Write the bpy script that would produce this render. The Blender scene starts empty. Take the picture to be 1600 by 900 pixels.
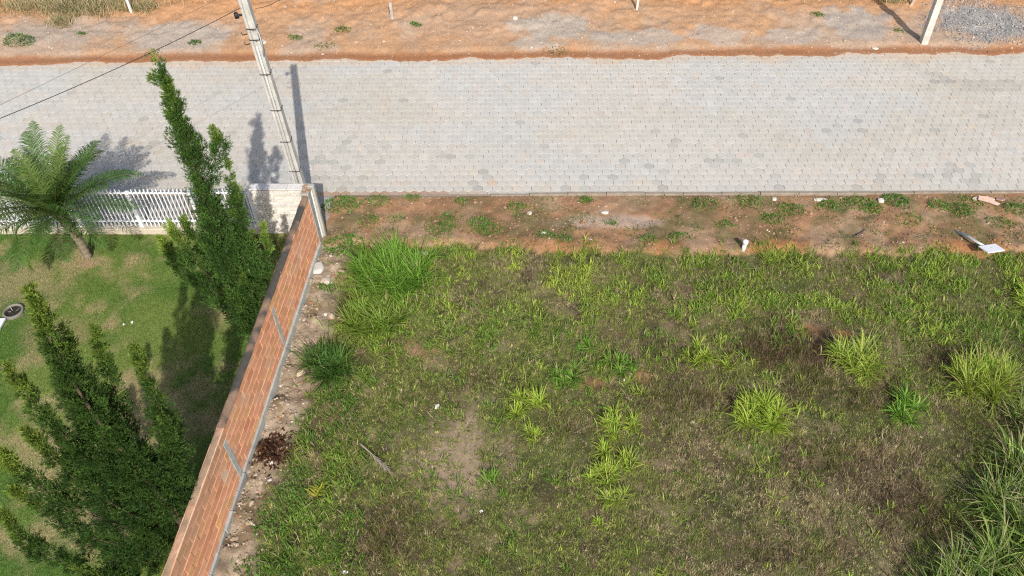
import bpy, math, random
import numpy as np
from mathutils import Vector, Matrix

# ------------------------------------------------------------------ camera, world, sun, exposure
SC = bpy.context.scene
COL = SC.collection
FPX, PITCH, CAMH = 1220.0, math.radians(48.0), 13.5      # focal length in photo pixels (1600 wide), tilt below horizon, height
cam_d = bpy.data.cameras.new('camera')
cam_d.sensor_width = 36.0
cam_d.lens = FPX / 1600.0 * 36.0
cam_d.clip_start = 0.1
cam_d.clip_end = 3000.0
cam = bpy.data.objects.new('camera', cam_d)
cam.location = (0, 0, CAMH)
cam.rotation_euler = (math.pi / 2 - PITCH, 0, 0)
COL.objects.link(cam)
SC.camera = cam

SUN_EL = math.radians(39.5)
SUN_AZ = math.atan2(0.215, -0.977)                         # direction towards the sun, clockwise from +Y
world = bpy.data.worlds.new('World')
SC.world = world
world.use_nodes = True
wn = world.node_tree
for n in list(wn.nodes):
    wn.nodes.remove(n)
wo = wn.nodes.new('ShaderNodeOutputWorld')
wb = wn.nodes.new('ShaderNodeBackground')
ws = wn.nodes.new('ShaderNodeTexSky')
ws.sky_type = 'NISHITA'
ws.sun_disc = False
ws.sun_elevation = SUN_EL
ws.sun_rotation = SUN_AZ
ws.air_density = 1.0
ws.dust_density = 2.5
ws.ozone_density = 1.0
wb.inputs['Strength'].default_value = 0.125
wn.links.new(ws.outputs[0], wb.inputs['Color'])
wn.links.new(wb.outputs[0], wo.inputs['Surface'])

sun_d = bpy.data.lights.new('sun', 'SUN')
sun_d.energy = 4.2
sun_d.angle = math.radians(0.53)
sun_d.color = (1.0, 0.955, 0.88)
sun = bpy.data.objects.new('sun', sun_d)
to_sun = Vector((math.sin(SUN_AZ) * math.cos(SUN_EL), math.cos(SUN_AZ) * math.cos(SUN_EL), math.sin(SUN_EL)))
sun.rotation_euler = (-to_sun).to_track_quat('-Z', 'Y').to_euler()
sun.location = to_sun * 60
COL.objects.link(sun)

SC.view_settings.view_transform = 'Standard'
SC.view_settings.look = 'None'
SC.view_settings.gamma = 1.0
SC.view_settings.use_curve_mapping = False
SC.view_settings.exposure = 0.15
SC.render.engine = 'CYCLES'
SC.cycles.max_bounces = 6
SC.cycles.use_denoising = False
SC.cycles.filter_width = 1.2
SC.cycles.transparent_max_bounces = 8

RNG = np.random.default_rng(11)
random.seed(5)

# ------------------------------------------------------------------ measuring helpers (photo pixel -> place)
_c, _s = math.cos(PITCH), math.sin(PITCH)
def ray(x, y):
    u, v = (x - 800) / FPX, (450 - y) / FPX
    return np.array([u, _c + v * _s, -_s + v * _c])
def G(x, y, z=0.0):                      # where the pixel meets the level z
    d = ray(x, y); t = (z - CAMH) / d[2]
    return np.array([d[0] * t, d[1] * t, z])
def AT(x, y, Y):                         # where the pixel meets the upright plane at depth Y
    d = ray(x, y); t = Y / d[1]
    return np.array([d[0] * t, Y, CAMH + d[2] * t])
def xlim(Y):                             # half width of the view at depth Y on the ground
    return 800 / FPX * (np.asarray(Y) * _c + CAMH * _s)

# ------------------------------------------------------------------ noise
def _hash(ix, iy, seed):
    h = (ix.astype(np.int64) * 374761393 + iy.astype(np.int64) * 668265263 + seed * 974634777) & 0xFFFFFFFF
    h = ((h ^ (h >> 13)) * 1274126177) & 0xFFFFFFFF
    h = h ^ (h >> 16)
    return (h & 0xFFFFFF) / float(0xFFFFFF)
def vnoise(x, y, seed=0):
    x = np.asarray(x, float); y = np.asarray(y, float)
    ix = np.floor(x); iy = np.floor(y); fx = x - ix; fy = y - iy
    fx = fx * fx * (3 - 2 * fx); fy = fy * fy * (3 - 2 * fy)
    a = _hash(ix, iy, seed); b = _hash(ix + 1, iy, seed); c = _hash(ix, iy + 1, seed); d = _hash(ix + 1, iy + 1, seed)
    return (a * (1 - fx) + b * fx) * (1 - fy) + (c * (1 - fx) + d * fx) * fy
def fbm(x, y, scale, seed=0, octv=4, gain=0.5):
    s = 0; a = 1; n = 0; f = 1.0 / scale
    x = np.asarray(x, float); y = np.asarray(y, float)
    for o in range(octv):
        s = s + a * vnoise(x * f + o * 17.3, y * f - o * 9.1, seed + o); n += a; a *= gain; f *= 2.03
    return s / n
def sst(a, b, x):
    t = np.clip((np.asarray(x, float) - a) / (b - a), 0, 1)
    return t * t * (3 - 2 * t)
def mixc(a, b, f):
    f = np.asarray(f)[..., None]
    return np.asarray(a) * (1 - f) + np.asarray(b) * f
def blob(X, Y, px, py, rx, ry, soft=0.5, seed=3, rag=0.5):
    """soft ragged patch centred on the place seen at a photo pixel; radii in metres"""
    p = G(px, py)
    d = np.sqrt(((X - p[0]) / rx) ** 2 + ((Y - p[1]) / ry) ** 2)
    d = d + (fbm(X, Y, 0.45, seed, 4) - 0.5) * 2 * rag
    return 1 - sst(1 - soft, 1 + soft * 0.3, d)

# ------------------------------------------------------------------ mesh helpers
def mesh_np(name, V, quads=None, tris=None, mat=None, cols=None, parent=None, smooth=False, facecols=None):
    V = np.asarray(V, np.float32)
    me = bpy.data.meshes.new(name)
    me.vertices.add(len(V)); me.vertices.foreach_set('co', V.ravel())
    loops = []; tot = []
    if quads is not None and len(quads):
        q = np.asarray(quads, np.int32); loops.append(q.ravel()); tot.append(np.full(len(q), 4, np.int32))
    if tris is not None and len(tris):
        t = np.asarray(tris, np.int32); loops.append(t.ravel()); tot.append(np.full(len(t), 3, np.int32))
    loops = np.concatenate(loops); tot = np.concatenate(tot)
    st = np.zeros(len(tot), np.int32); st[1:] = np.cumsum(tot)[:-1]
    me.loops.add(len(loops)); me.loops.foreach_set('vertex_index', loops)
    me.polygons.add(len(tot)); me.polygons.foreach_set('loop_start', st); me.polygons.foreach_set('loop_total', tot)
    me.polygons.foreach_set('use_smooth', np.full(len(tot), smooth, bool))
    if cols is not None:
        at = me.color_attributes.new('Col', 'FLOAT_COLOR', 'POINT')
        c4 = np.ones((len(V), 4), np.float32); c4[:, :3] = np.clip(cols, 0, 1)
        at.data.foreach_set('color', c4.ravel())
    me.update(calc_edges=True)
    me.validate()
    if mat: me.materials.append(mat)
    ob = bpy.data.objects.new(name, me)
    COL.objects.link(ob)
    if parent: ob.parent = parent
    return ob
class MB:
    """collects boxes, tubes and blades for one mesh"""
    def __init__(s): s.V = []; s.Q = []; s.T = []; s.C = []; s.n = 0
    def add(s, V, Q=None, T=None, C=None):
        V = np.asarray(V, float)
        s.V.append(V)
        if Q is not None and len(Q): s.Q.append(np.asarray(Q) + s.n)
        if T is not None and len(T): s.T.append(np.asarray(T) + s.n)
        if C is None: C = (1, 1, 1)
        s.C.append(np.broadcast_to(np.asarray(C, float), (len(V), 3)))
        s.n += len(V)
    def box(s, a, b, C=None, ch=0.0):
        a = np.asarray(a, float); b = np.asarray(b, float)
        lo, hi = np.minimum(a, b), np.maximum(a, b)
        if ch <= 0:
            V = [[(lo, hi)[i][0], (lo, hi)[j][1], (lo, hi)[k][2]] for i in (0, 1) for j in (0, 1) for k in (0, 1)]
            Q = [(0, 1, 3, 2), (4, 6, 7, 5), (0, 4, 5, 1), (2, 3, 7, 6), (0, 2, 6, 4), (1, 5, 7, 3)]
            s.add(V, Q, None, C); return
        # every corner becomes three vertices, every edge a chamfer
        V = []; idx = {}
        for i in (0, 1):
            for j in (0, 1):
                for k in (0, 1):
                    p = np.array([(lo, hi)[i][0], (lo, hi)[j][1], (lo, hi)[k][2]])
                    sg = np.array([1 - 2 * i, 1 - 2 * j, 1 - 2 * k])
                    for ax in range(3):
                        o = sg * ch; o[ax] = 0
                        idx[(i, j, k, ax)] = len(V); V.append(p + o)
        Q = []; T = []
        for ax in range(3):
            for sd in (0, 1):
                f = []
                for (u, v) in ((0, 0), (1, 0), (1, 1), (0, 1)):
                    c = [0, 0, 0]; c[ax] = sd; c[(ax + 1) % 3] = u; c[(ax + 2) % 3] = v
                    f.append(idx[(c[0], c[1], c[2], ax)])
                Q.append(f if sd else f[::-1])
        for ax in range(3):
            b1, b2 = (ax + 1) % 3, (ax + 2) % 3
            for u in (0, 1):
                for v in (0, 1):
                    c0 = [0, 0, 0]; c1 = [0, 0, 0]; c1[ax] = 1
                    c0[b1] = c1[b1] = u; c0[b2] = c1[b2] = v
                    f = [idx[(*c0, b1)], idx[(*c1, b1)], idx[(*c1, b2)], idx[(*c0, b2)]]
                    Q.append(f if (u == v) else f[::-1])
        for i in (0, 1):
            for j in (0, 1):
                for k in (0, 1):
                    f = [idx[(i, j, k, 0)], idx[(i, j, k, 1)], idx[(i, j, k, 2)]]
                    T.append(f if (i + j + k) % 2 else f[::-1])
        s.add(V, Q, T, C)
    def tube(s, P, R, ns=8, C=None, caps=True):
        P = np.asarray(P, float); n = len(P)
        R = np.broadcast_to(np.asarray(R, float), (n,))
        tg = np.gradient(P, axis=0); tg /= np.linalg.norm(tg, axis=1)[:, None] + 1e-9
        up = np.array([0, 0, 1.0]) if abs(tg[0][2]) < 0.9 else np.array([1.0, 0, 0])
        V = []
        for i in range(n):
            a = np.cross(tg[i], up); a /= np.linalg.norm(a) + 1e-9
            b = np.cross(tg[i], a)
            up = np.cross(a, tg[i])
            for k in range(ns):
                w = 2 * math.pi * k / ns
                V.append(P[i] + R[i] * (math.cos(w) * a + math.sin(w) * b))
        Q = [(i * ns + k, i * ns + (k + 1) % ns, (i + 1) * ns + (k + 1) % ns, (i + 1) * ns + k) for i in range(n - 1) for k in range(ns)]
        T = []
        if caps:
            V.append(P[0]); V.append(P[-1])
            T += [(n * ns, (k + 1) % ns, k) for k in range(ns)]
            T += [(n * ns + 1, (n - 1) * ns + k, (n - 1) * ns + (k + 1) % ns) for k in range(ns)]
        s.add(V, Q, T, C)
    def build(s, name, mat, parent=None, smooth=False):
        return mesh_np(name, np.concatenate(s.V), np.concatenate(s.Q) if s.Q else None, np.concatenate(s.T) if s.T else None,
                       mat, np.concatenate(s.C), parent, smooth)
def blades(P, az, lean, bend, L, W, C, seg=2, tipc=None, twist=None):
    """grass blades / leaves: root points P, azimuth, lean from upright, extra bend to the tip, length, width, colour; returns V, Q, T, C"""
    n = len(P); P = np.asarray(P, float)
    az, lean, bend, L, W = [np.broadcast_to(np.asarray(a, float), (n,)) for a in (az, lean, bend, L, W)]
    C = np.broadcast_to(np.asarray(C, float), (n, 3))
    tw = np.zeros(n) if twist is None else twist
    side = np.stack([-np.sin(az), np.cos(az), np.zeros(n)], 1)
    V = np.zeros((n, 2 * seg + 1, 3)); CC = np.zeros((n, 2 * seg + 1, 3))
    tipc = C if tipc is None else np.broadcast_to(np.asarray(tipc, float), (n, 3))
    p = P.copy()
    for j in range(seg + 1):
        f = j / seg
        if j == seg:
            V[:, 2 * seg] = p; CC[:, 2 * seg] = tipc
        else:
            th0 = lean + bend * f
            nrm = np.stack([-np.cos(az) * np.cos(th0), -np.sin(az) * np.cos(th0), np.sin(th0)], 1)
            sd = side * np.cos(tw)[:, None] + nrm * np.sin(tw)[:, None]
            w = (W * (0.75 if j == 0 else 1.0 - 0.25 * f) / 2)[:, None]
            V[:, 2 * j] = p - sd * w; V[:, 2 * j + 1] = p + sd * w
            cc = C * (1 - f) + tipc * f
            CC[:, 2 * j] = cc; CC[:, 2 * j + 1] = cc
            th = lean + bend * (j + 0.5) / seg
            st = (L / seg)[:, None]
            p = p + st * np.stack([np.sin(th) * np.cos(az), np.sin(th) * np.sin(az), np.cos(th)], 1)
    m = 2 * seg + 1
    base = (np.arange(n) * m)[:, None]
    Q = [np.concatenate([base + 2 * j, base + 2 * j + 1, base + 2 * j + 3, base + 2 * j + 2], 1) for j in range(seg - 1)]
    T = np.concatenate([base + 2 * seg - 2, base + 2 * seg - 1, base + 2 * seg], 1)
    return V.reshape(-1, 3), (np.concatenate(Q) if Q else None), T, CC.reshape(-1, 3)
def empty(name, loc=(0, 0, 0), rz=0.0):
    o = bpy.data.objects.new(name, None)
    o.empty_display_size = 0.2
    o.location = loc; o.rotation_euler = (0, 0, rz)
    COL.objects.link(o)
    return o
def tag(o, label=None, cat=None, group=None, kind=None):
    if label: o['label'] = label
    if cat: o['category'] = cat
    if group: o['group'] = group
    if kind: o['kind'] = kind
    return o
def vary(C, n, amt=0.15, hue=0.06, rng=RNG):
    """n colours round C with brightness and hue scatter"""
    C = np.broadcast_to(np.asarray(C, float), (n, 3))
    b = np.exp(rng.normal(0, amt, (n, 1)))
    h = np.exp(rng.normal(0, hue, (n, 3)))
    return C * b * h

# ------------------------------------------------------------------ materials
def new_mat(name):
    m = bpy.data.materials.new(name); m.use_nodes = True
    nt = m.node_tree
    for n in list(nt.nodes): nt.nodes.remove(n)
    out = nt.nodes.new('ShaderNodeOutputMaterial')
    b = nt.nodes.new('ShaderNodeBsdfPrincipled')
    nt.links.new(b.outputs[0], out.inputs[0])
    return m, nt, b, out
def N(nt, t, **kw):
    n = nt.nodes.new(t)
    for k, v in kw.items():
        if hasattr(n, k): setattr(n, k, v)
    return n
def noise_mul(nt, col_socket, scale, lo, hi, detail=4, rough=0.6, coord='Object', stretch=None, vmin=0.3, vmax=0.7):
    """multiplies a colour by noise between lo and hi"""
    tc = N(nt, 'ShaderNodeTexCoord')
    src = tc.outputs[coord]
    if stretch:
        mp = N(nt, 'ShaderNodeMapping'); mp.inputs['Scale'].default_value = stretch
        nt.links.new(src, mp.inputs['Vector']); src = mp.outputs[0]
    nz = N(nt, 'ShaderNodeTexNoise'); nz.inputs['Scale'].default_value = scale
    nz.inputs['Detail'].default_value = detail; nz.inputs['Roughness'].default_value = rough
    nt.links.new(src, nz.inputs['Vector'])
    mr = N(nt, 'ShaderNodeMapRange'); mr.inputs['From Min'].default_value = vmin; mr.inputs['From Max'].default_value = vmax
    mr.inputs['To Min'].default_value = lo; mr.inputs['To Max'].default_value = hi
    nt.links.new(nz.outputs['Fac'], mr.inputs['Value'])
    mx = N(nt, 'ShaderNodeVectorMath', operation='SCALE')
    nt.links.new(col_socket, mx.inputs[0]); nt.links.new(mr.outputs[0], mx.inputs['Scale'])
    return mx.outputs[0], nz.outputs['Fac']
def bump(nt, b, sock, strength, dist):
    bp = N(nt, 'ShaderNodeBump'); bp.inputs['Strength'].default_value = strength; bp.inputs['Distance'].default_value = dist
    nt.links.new(sock, bp.inputs['Height']); nt.links.new(bp.outputs[0], b.inputs['Normal'])
    return bp
def col_source(nt, rgb=None):
    """vertex colour times the object's own colour"""
    at = N(nt, 'ShaderNodeAttribute'); at.attribute_name = 'Col'
    oi = N(nt, 'ShaderNodeObjectInfo')
    mx = N(nt, 'ShaderNodeVectorMath', operation='MULTIPLY')
    nt.links.new(at.outputs['Color'], mx.inputs[0]); nt.links.new(oi.outputs['Color'], mx.inputs[1])
    s = mx.outputs[0]
    if rgb is not None:
        m2 = N(nt, 'ShaderNodeVectorMath', operation='MULTIPLY'); m2.inputs[1].default_value = rgb
        nt.links.new(s, m2.inputs[0]); s = m2.outputs[0]
    return s
def surf(name, rgb=None, rough=0.9, spec=0.2, n1=(6, 0.85, 1.15), n2=(60, 0.88, 1.12), bmp=(0.4, 0.004), coord='Object', stretch=None, metal=0.0):
    m, nt, b, out = new_mat(name)
    s = col_source(nt, rgb)
    s, f1 = noise_mul(nt, s, *n1, coord=coord, stretch=stretch)
    s, f2 = noise_mul(nt, s, *n2, coord=coord, stretch=stretch)
    nt.links.new(s, b.inputs['Base Color'])
    b.inputs['Roughness'].default_value = rough; b.inputs['Specular IOR Level'].default_value = spec
    b.inputs['Metallic'].default_value = metal
    if bmp[0] > 0: bump(nt, b, f2, *bmp)
    return m
def leaf_mat(name, transl=0.3, rough=0.55, spec=0.25, tint=(1.25, 1.3, 0.7)):
    m, nt, b, out = new_mat(name)
    s = col_source(nt)
    nt.links.new(s, b.inputs['Base Color'])
    b.inputs['Roughness'].default_value = rough; b.inputs['Specular IOR Level'].default_value = spec
    tr = N(nt, 'ShaderNodeBsdfTranslucent')
    tm = N(nt, 'ShaderNodeVectorMath', operation='MULTIPLY'); tm.inputs[1].default_value = tint
    nt.links.new(s, tm.inputs[0]); nt.links.new(tm.outputs[0], tr.inputs['Color'])
    mx = N(nt, 'ShaderNodeMixShader'); mx.inputs[0].default_value = transl
    nt.links.new(b.outputs[0], mx.inputs[1]); nt.links.new(tr.outputs[0], mx.inputs[2])
    nt.links.new(mx.outputs[0], out.inputs[0])
    return m
M = {}
M['soil'] = surf('soil', None, 0.95, 0.1, (9, 0.86, 1.14), (70, 0.75, 1.25), (0.9, 0.02))
M['paver'] = surf('paver', None, 0.88, 0.25, (3.5, 0.93, 1.07), (55, 0.93, 1.07), (0.15, 0.003))
M['concrete'] = surf('concrete', None, 0.92, 0.15, (5, 0.78, 1.15), (45, 0.85, 1.12), (0.4, 0.006))
M['mortar'] = surf('mortar', None, 0.95, 0.1, (8, 0.8, 1.15), (60, 0.8, 1.15), (0.5, 0.004))
M['stone'] = surf('stone', None, 0.85, 0.2, (7, 0.85, 1.12), (60, 0.85, 1.12), (0.5, 0.006))
M['white'] = surf('white_paint', None, 0.45, 0.4, (4, 0.93, 1.03), (40, 0.97, 1.03), (0.0, 0.0))
M['pvc'] = surf('white_pvc', None, 0.35, 0.45, (6, 0.92, 1.03), (40, 0.97, 1.03), (0.0, 0.0))
M['black'] = surf('black_rubber', None, 0.6, 0.3, (6, 0.9, 1.1), (40, 0.95, 1.05), (0.0, 0.0))
M['bark'] = surf('bark', None, 0.95, 0.1, (10, 0.75, 1.2), (60, 0.75, 1.2), (0.8, 0.01), stretch=(1, 1, 0.25))
M['leaf'] = leaf_mat('grass_leaf', 0.32)
M['conifer'] = leaf_mat('conifer_leaf', 0.2, 0.65, 0.15)
M['palm'] = leaf_mat('palm_leaf', 0.25, 0.55, 0.2)
M['dry'] = leaf_mat('dry_leaf', 0.2, 0.8, 0.1, (1.1, 1.05, 0.9))
# fired clay brick: ridged along its length, streaked
def brick_mat():
    m, nt, b, out = new_mat('fired_clay')
    s = col_source(nt)
    s, f1 = noise_mul(nt, s, 1.3, 0.82, 1.18, coord='Object', stretch=(1, 0.6, 2.0))
    s, f2 = noise_mul(nt, s, 40, 0.92, 1.07, coord='Object', stretch=(1, 0.15, 1))
    nt.links.new(s, b.inputs['Base Color'])
    b.inputs['Roughness'].default_value = 0.85; b.inputs['Specular IOR Level'].default_value = 0.2
    tc = N(nt, 'ShaderNodeTexCoord')
    wv = N(nt, 'ShaderNodeTexWave', wave_type='BANDS', bands_direction='Z'); wv.inputs['Scale'].default_value = 12.0
    wv.inputs['Distortion'].default_value = 0.3
    nt.links.new(tc.outputs['Object'], wv.inputs['Vector'])
    bump(nt, b, wv.outputs['Fac'], 0.25, 0.004)
    return m
M['brick'] = brick_mat()

# ------------------------------------------------------------------ lie of the land
def Yn(X): return 15.39 + 0.0065 * (np.asarray(X, float))                      # near edge of the road
def Yf(X): return 21.93 + 0.0195 * np.asarray(X, float)                        # far edge of the road
WALL_K = 0.0675
def Xw(Y): return -4.65 + WALL_K * (np.asarray(Y, float) - 13.75)              # foot of the brick wall face
def Ye(X):                                                                     # ragged edge between verge and grass
    X = np.asarray(X, float)
    return 13.28 + 0.28 * sst(2, -3, X) + (fbm(X, X * 0 + 3.7, 0.8, 41, 5, .65) - 0.5) * 0.75
def height(X, Y):
    X = np.asarray(X, float); Y = np.asarray(Y, float)
    z = np.zeros(np.broadcast(X, Y).shape)
    n_small = fbm(X, Y, 0.35, 1, 4) - 0.5
    n_big = fbm(X, Y, 2.2, 5, 3) - 0.5
    lot = X > Xw(Y) - 0.07
    lot_z = 0.0 + n_big * 0.14 + n_small * 0.06 + (fbm(X, Y, 0.16, 2, 2) - 0.5) * 0.05 - 0.03
    # mortar and rubble thrown along the wall foot
    dw = X - Xw(Y)
    rub = (1 - sst(0.45, 0.95, dw + (fbm(X, Y, 0.7, 77, 3) - 0.5) * 0.6)) * lot
    lot_z = lot_z + rub * (0.06 + (fbm(X, Y, 0.28, 9, 4) - 0.45) * 0.3)
    verge_z = 0.055 + n_small * 0.12 * sst(15.36, 15.1, Y) + n_big * 0.05 + (fbm(X, Y, 0.14, 6, 2) - 0.5) * 0.05 * sst(15.36, 15.1, Y)
    verge_z = verge_z + 0.05 * np.exp(-((Y - Ye(X) - 0.25) / 0.25) ** 2)
    e = sst(-0.06, 0.07, Y - Ye(X))
    z_l = lot_z * (1 - e) + verge_z * e
    lawn_z = n_big * 0.03
    walk_z = np.full(z.shape, 0.02)
    z_yard = np.where(Y < 14.05, lawn_z, walk_z)
    near = np.where(lot, z_l, z_yard)
    # bank past the road: loose soil spilled over the paving edge, then rising a little
    d = Y - Yf(X) + (fbm(X, X * 0 + 1.2, 1.1, 23, 4) - 0.5) * 0.42 + (fbm(X, Y, 0.22, 24, 4, .6) - 0.5) * 0.22
    bank = -0.05 + 0.062 * sst(-0.12, 0.02, d) + 0.07 * sst(0.25, 0.6, d)
    bank = bank + sst(0.4, 1.6, d) * (n_small * 0.16 + n_big * 0.2 + (fbm(X, Y, 0.15, 7, 2) - .5) * .05) + np.clip(d - 0.8, 0, 60) * 0.035
    bed = np.full(z.shape, -0.015)
    z = np.where(Y < Yn(X), near, np.where(d < -0.2, bed, bank))
    far = sst(26, 60, np.sqrt(X ** 2 + (Y - 14) ** 2))
    return z * (1 - far) + far * (np.clip(Y - 26, 0, 40) * 0.03)
def dead_and_shaded(X, Y):
    """where the mat has died back to dark brown, plus painted shade of tall grass"""
    k = 0
    for (px, py, rx, ry, a) in ((1235, 540, 1.5, .75, 1.0), (1330, 610, 1.6, .7, .6), (1100, 620, 1.5, .8, .55), (1040, 540, .8, .4, .5), (1480, 560, .8, .5, .8), (610, 830, 1.0, .6, .75),
                                (1300, 730, 1.8, .7, .55), (1430, 800, 1.0, 1.0, .8), (1220, 860, 1.4, .5, .5), (760, 590, .9, .4, .35), (1140, 450, 1.2, .3, .45), (880, 660, .7, .5, .3)):  # bottom right entry paints the tall grass shadow into the brown mat
        k = np.maximum(k, a * blob(X, Y, px, py, rx, ry, .8, int(px) + 5, .8))
    return k
def land_colour(X, Y):
    X = np.asarray(X, float); Y = np.asarray(Y, float)
    n1 = fbm(X, Y, 1.6, 31, 4); n2 = fbm(X, Y, 0.5, 32, 4); n3 = fbm(X, Y, 0.2, 33, 3); nb = fbm(X, Y, 4.0, 34, 3)
    # lot
    c = mixc((0.110, 0.084, 0.046), (0.085, 0.098, 0.034), sst(0.34, 0.58, n1))
    c = mixc(c, (0.28, 0.21, 0.135), sst(0.46, 0.70, n2) * 0.65)
    c = mixc(c, (0.055, 0.043, 0.026), sst(0.50, 0.66, fbm(X, Y, 0.33, 35, 4)) * 0.7)
    for (px, py, rx, ry, a, cc) in ((700, 720, 1.2, 1.3, .85, (0.34, 0.25, 0.175)), (640, 770, 0.7, 0.5, .5, (0.28, 0.2, 0.14)),
                                    (1230, 540, 0.9, 0.6, .7, (0.085, 0.065, 0.035)), (930, 600, 0.5, 0.3, .6, (0.33, 0.17, 0.09)),
                                    (1265, 515, 0.35, 0.2, .9, (0.42, 0.2, 0.09)), (660, 545, 0.5, 0.3, .7, (0.36, 0.22, 0.13)),
                                    (1010, 590, 0.35, 0.2, .8, (0.36, 0.19, 0.1)), (620, 820, 0.9, 0.6, .5, (0.1, 0.085, 0.045)),
                                    (1100, 478, .5, .15, .8, (.36, .19, .1)), (1320, 520, .3, .15, .9, (.40, .19, .09)), (960, 560, .3, .15, .8, (.34, .17, .09)), (1120, 470, 1.6, 0.35, .4, (0.3, 0.2, 0.12)), (980, 430, 1.2, 0.3, .4, (0.3, 0.21, 0.12))):
        c = mixc(c, cc, blob(X, Y, px, py, rx, ry, .6, int(px)) * a)
    c = mixc(c, (0.058, 0.043, 0.027), dead_and_shaded(X, Y) * .9)
    dw = X - Xw(Y)
    rub = 1 - sst(0.45, 0.95, dw + (fbm(X, Y, 0.7, 77, 3) - 0.5) * 0.6)
    rc = mixc((0.25, 0.195, 0.135), (0.42, 0.335, 0.245), sst(0.4, 0.6, n3))
    rc = mixc(rc, (0.17, 0.12, 0.07), sst(0.55, 0.68, n2) * 0.8)
    rc = mixc(rc, (0.14, 0.055, 0.025), blob(X, Y, 428, 708, 0.4, 0.35, .5, 61))
    c = mixc(c, rc, rub)
    # verge
    v = mixc((0.335, 0.190, 0.105), (0.36, 0.24, 0.15), sst(0.36, 0.62, n2))
    v = mixc(v, (0.25, 0.14, 0.075), sst(0.48, 0.66, n1) * 0.6)
    v = mixc(v, (0.42, 0.325, 0.26), blob(X, Y, 940, 350, 1.7, 0.28, .6, 52) * 0.8)
    v = mixc(v, (0.135, 0.12, 0.052), sst(0.47, 0.64, fbm(X, Y, 0.6, 53, 4)) * 0.65)
    v = mixc(v, (0.34, 0.15, 0.062), sst(0.26, 0.10, np.abs(Y - Ye(X) - 0.16)) * sst(-1, 1.5, X) * sst(.4, .6, n1) * 0.7)
    c = np.where((Y > Ye(X) - 0.02)[..., None], v, c)
    # lawn
    g = mixc((0.092, 0.165, 0.032), (0.160, 0.215, 0.050), sst(0.35, 0.65, n1))
    g = mixc(g, (0.34, 0.28, 0.145), sst(0.46, 0.66, n2 * 0.55 + nb * 0.45) * 0.9)
    g = mixc(g, (0.36, 0.27, 0.16), blob(X, Y, 140, 412, 0.28, 0.18, .5, 71))
    g = mixc(g, (0.33, 0.27, 0.15), blob(X, Y, 40, 440, 1.1, 0.8, .7, 72) * 0.7)
    g = mixc(g, (0.30, 0.24, 0.13), blob(X, Y, 90, 520, 1.0, 0.6, .7, 73) * 0.6)
    g = mixc(g, (0.10, 0.06, 0.035), blob(X, Y, 400, 385, 0.5, 0.35, .5, 74))
    walk = mixc((0.40, 0.37, 0.33), (0.33, 0.27, 0.2), sst(0.4, 0.7, n2))
    g = np.where((Y < 14.05)[..., None], g, walk)
    c = np.where((dw > -0.07)[..., None], c, g)
    # paving bed and bank
    bed = mixc((0.42, 0.385, 0.335), (0.33, 0.30, 0.26), sst(0.35, 0.65, n3))
    d = Y - Yf(X)
    bk = mixc((0.50, 0.295, 0.165), (0.475, 0.34, 0.24), sst(0.36, 0.60, n1))
    bk = mixc(bk, (0.55, 0.26, 0.10), np.maximum(sst(0.52, 0.72, nb) * 0.6, sst(1.8, 3.4, d + (n1 - .5) * 3) * .7))
    bk = mixc(bk, (0.41, 0.335, 0.265), sst(0.47, 0.66, n2 * .4 + nb * .6) * 0.4)
    bk = mixc(bk, (0.27, 0.18, 0.11), sst(0.58, 0.72, fbm(X, Y, 0.3, 36, 4)) * 0.25)
    bk = mixc(bk, (0.40, 0.325, 0.26), blob(X, Y, 100, 55, 2.4, 1.0, .6, 81) * .85)
    for (px, py, rx, ry, cc) in ((285, 60, 1.3, .8, (.40, .335, .275)), (865, 48, 1.1, .75, (.39, .33, .27)), (1340, 42, .95, .85, (.37, .315, .265)), (1240, 60, 0.9, .4, (.41, .33, .265)),
                                 (1120, 60, .9, .5, (.42, .33, .26)), (1010, 62, .9, .4, (.41, .33, .26)), (950, 60, .5, .3, (.39, .33, .27)), (830, 72, .7, .3, (.42, .34, .27))):
        bk = mixc(bk, np.array(cc) * 1.1, blob(X, Y, px, py, rx * 1.2, ry * 1.2, .28, int(px), .55) * .95)
    bk = mixc(bk, (0.315, 0.30, 0.285), blob(X, Y, 1540, 40, 1.7, 1.2, .45, 88))
    bk = mixc(bk, (0.32, 0.14, 0.065), sst(0.50, 0.22, d + (fbm(X, X * 0 + 8.8, 1.4, 89, 3) - 0.5) * 0.35) * 0.85)
    bk = mixc(bk, (0.34, 0.26, 0.15), sst(4.2, 6.0, d) * 0.6)
    past = np.where((d < -0.4)[..., None], bed, bk)
    c = np.where((Y < Yn(X))[..., None], c, past)
    far = sst(30, 60, np.sqrt(X ** 2 + (Y - 14) ** 2))
    return mixc(c, (0.16, 0.17, 0.07), far)

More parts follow.
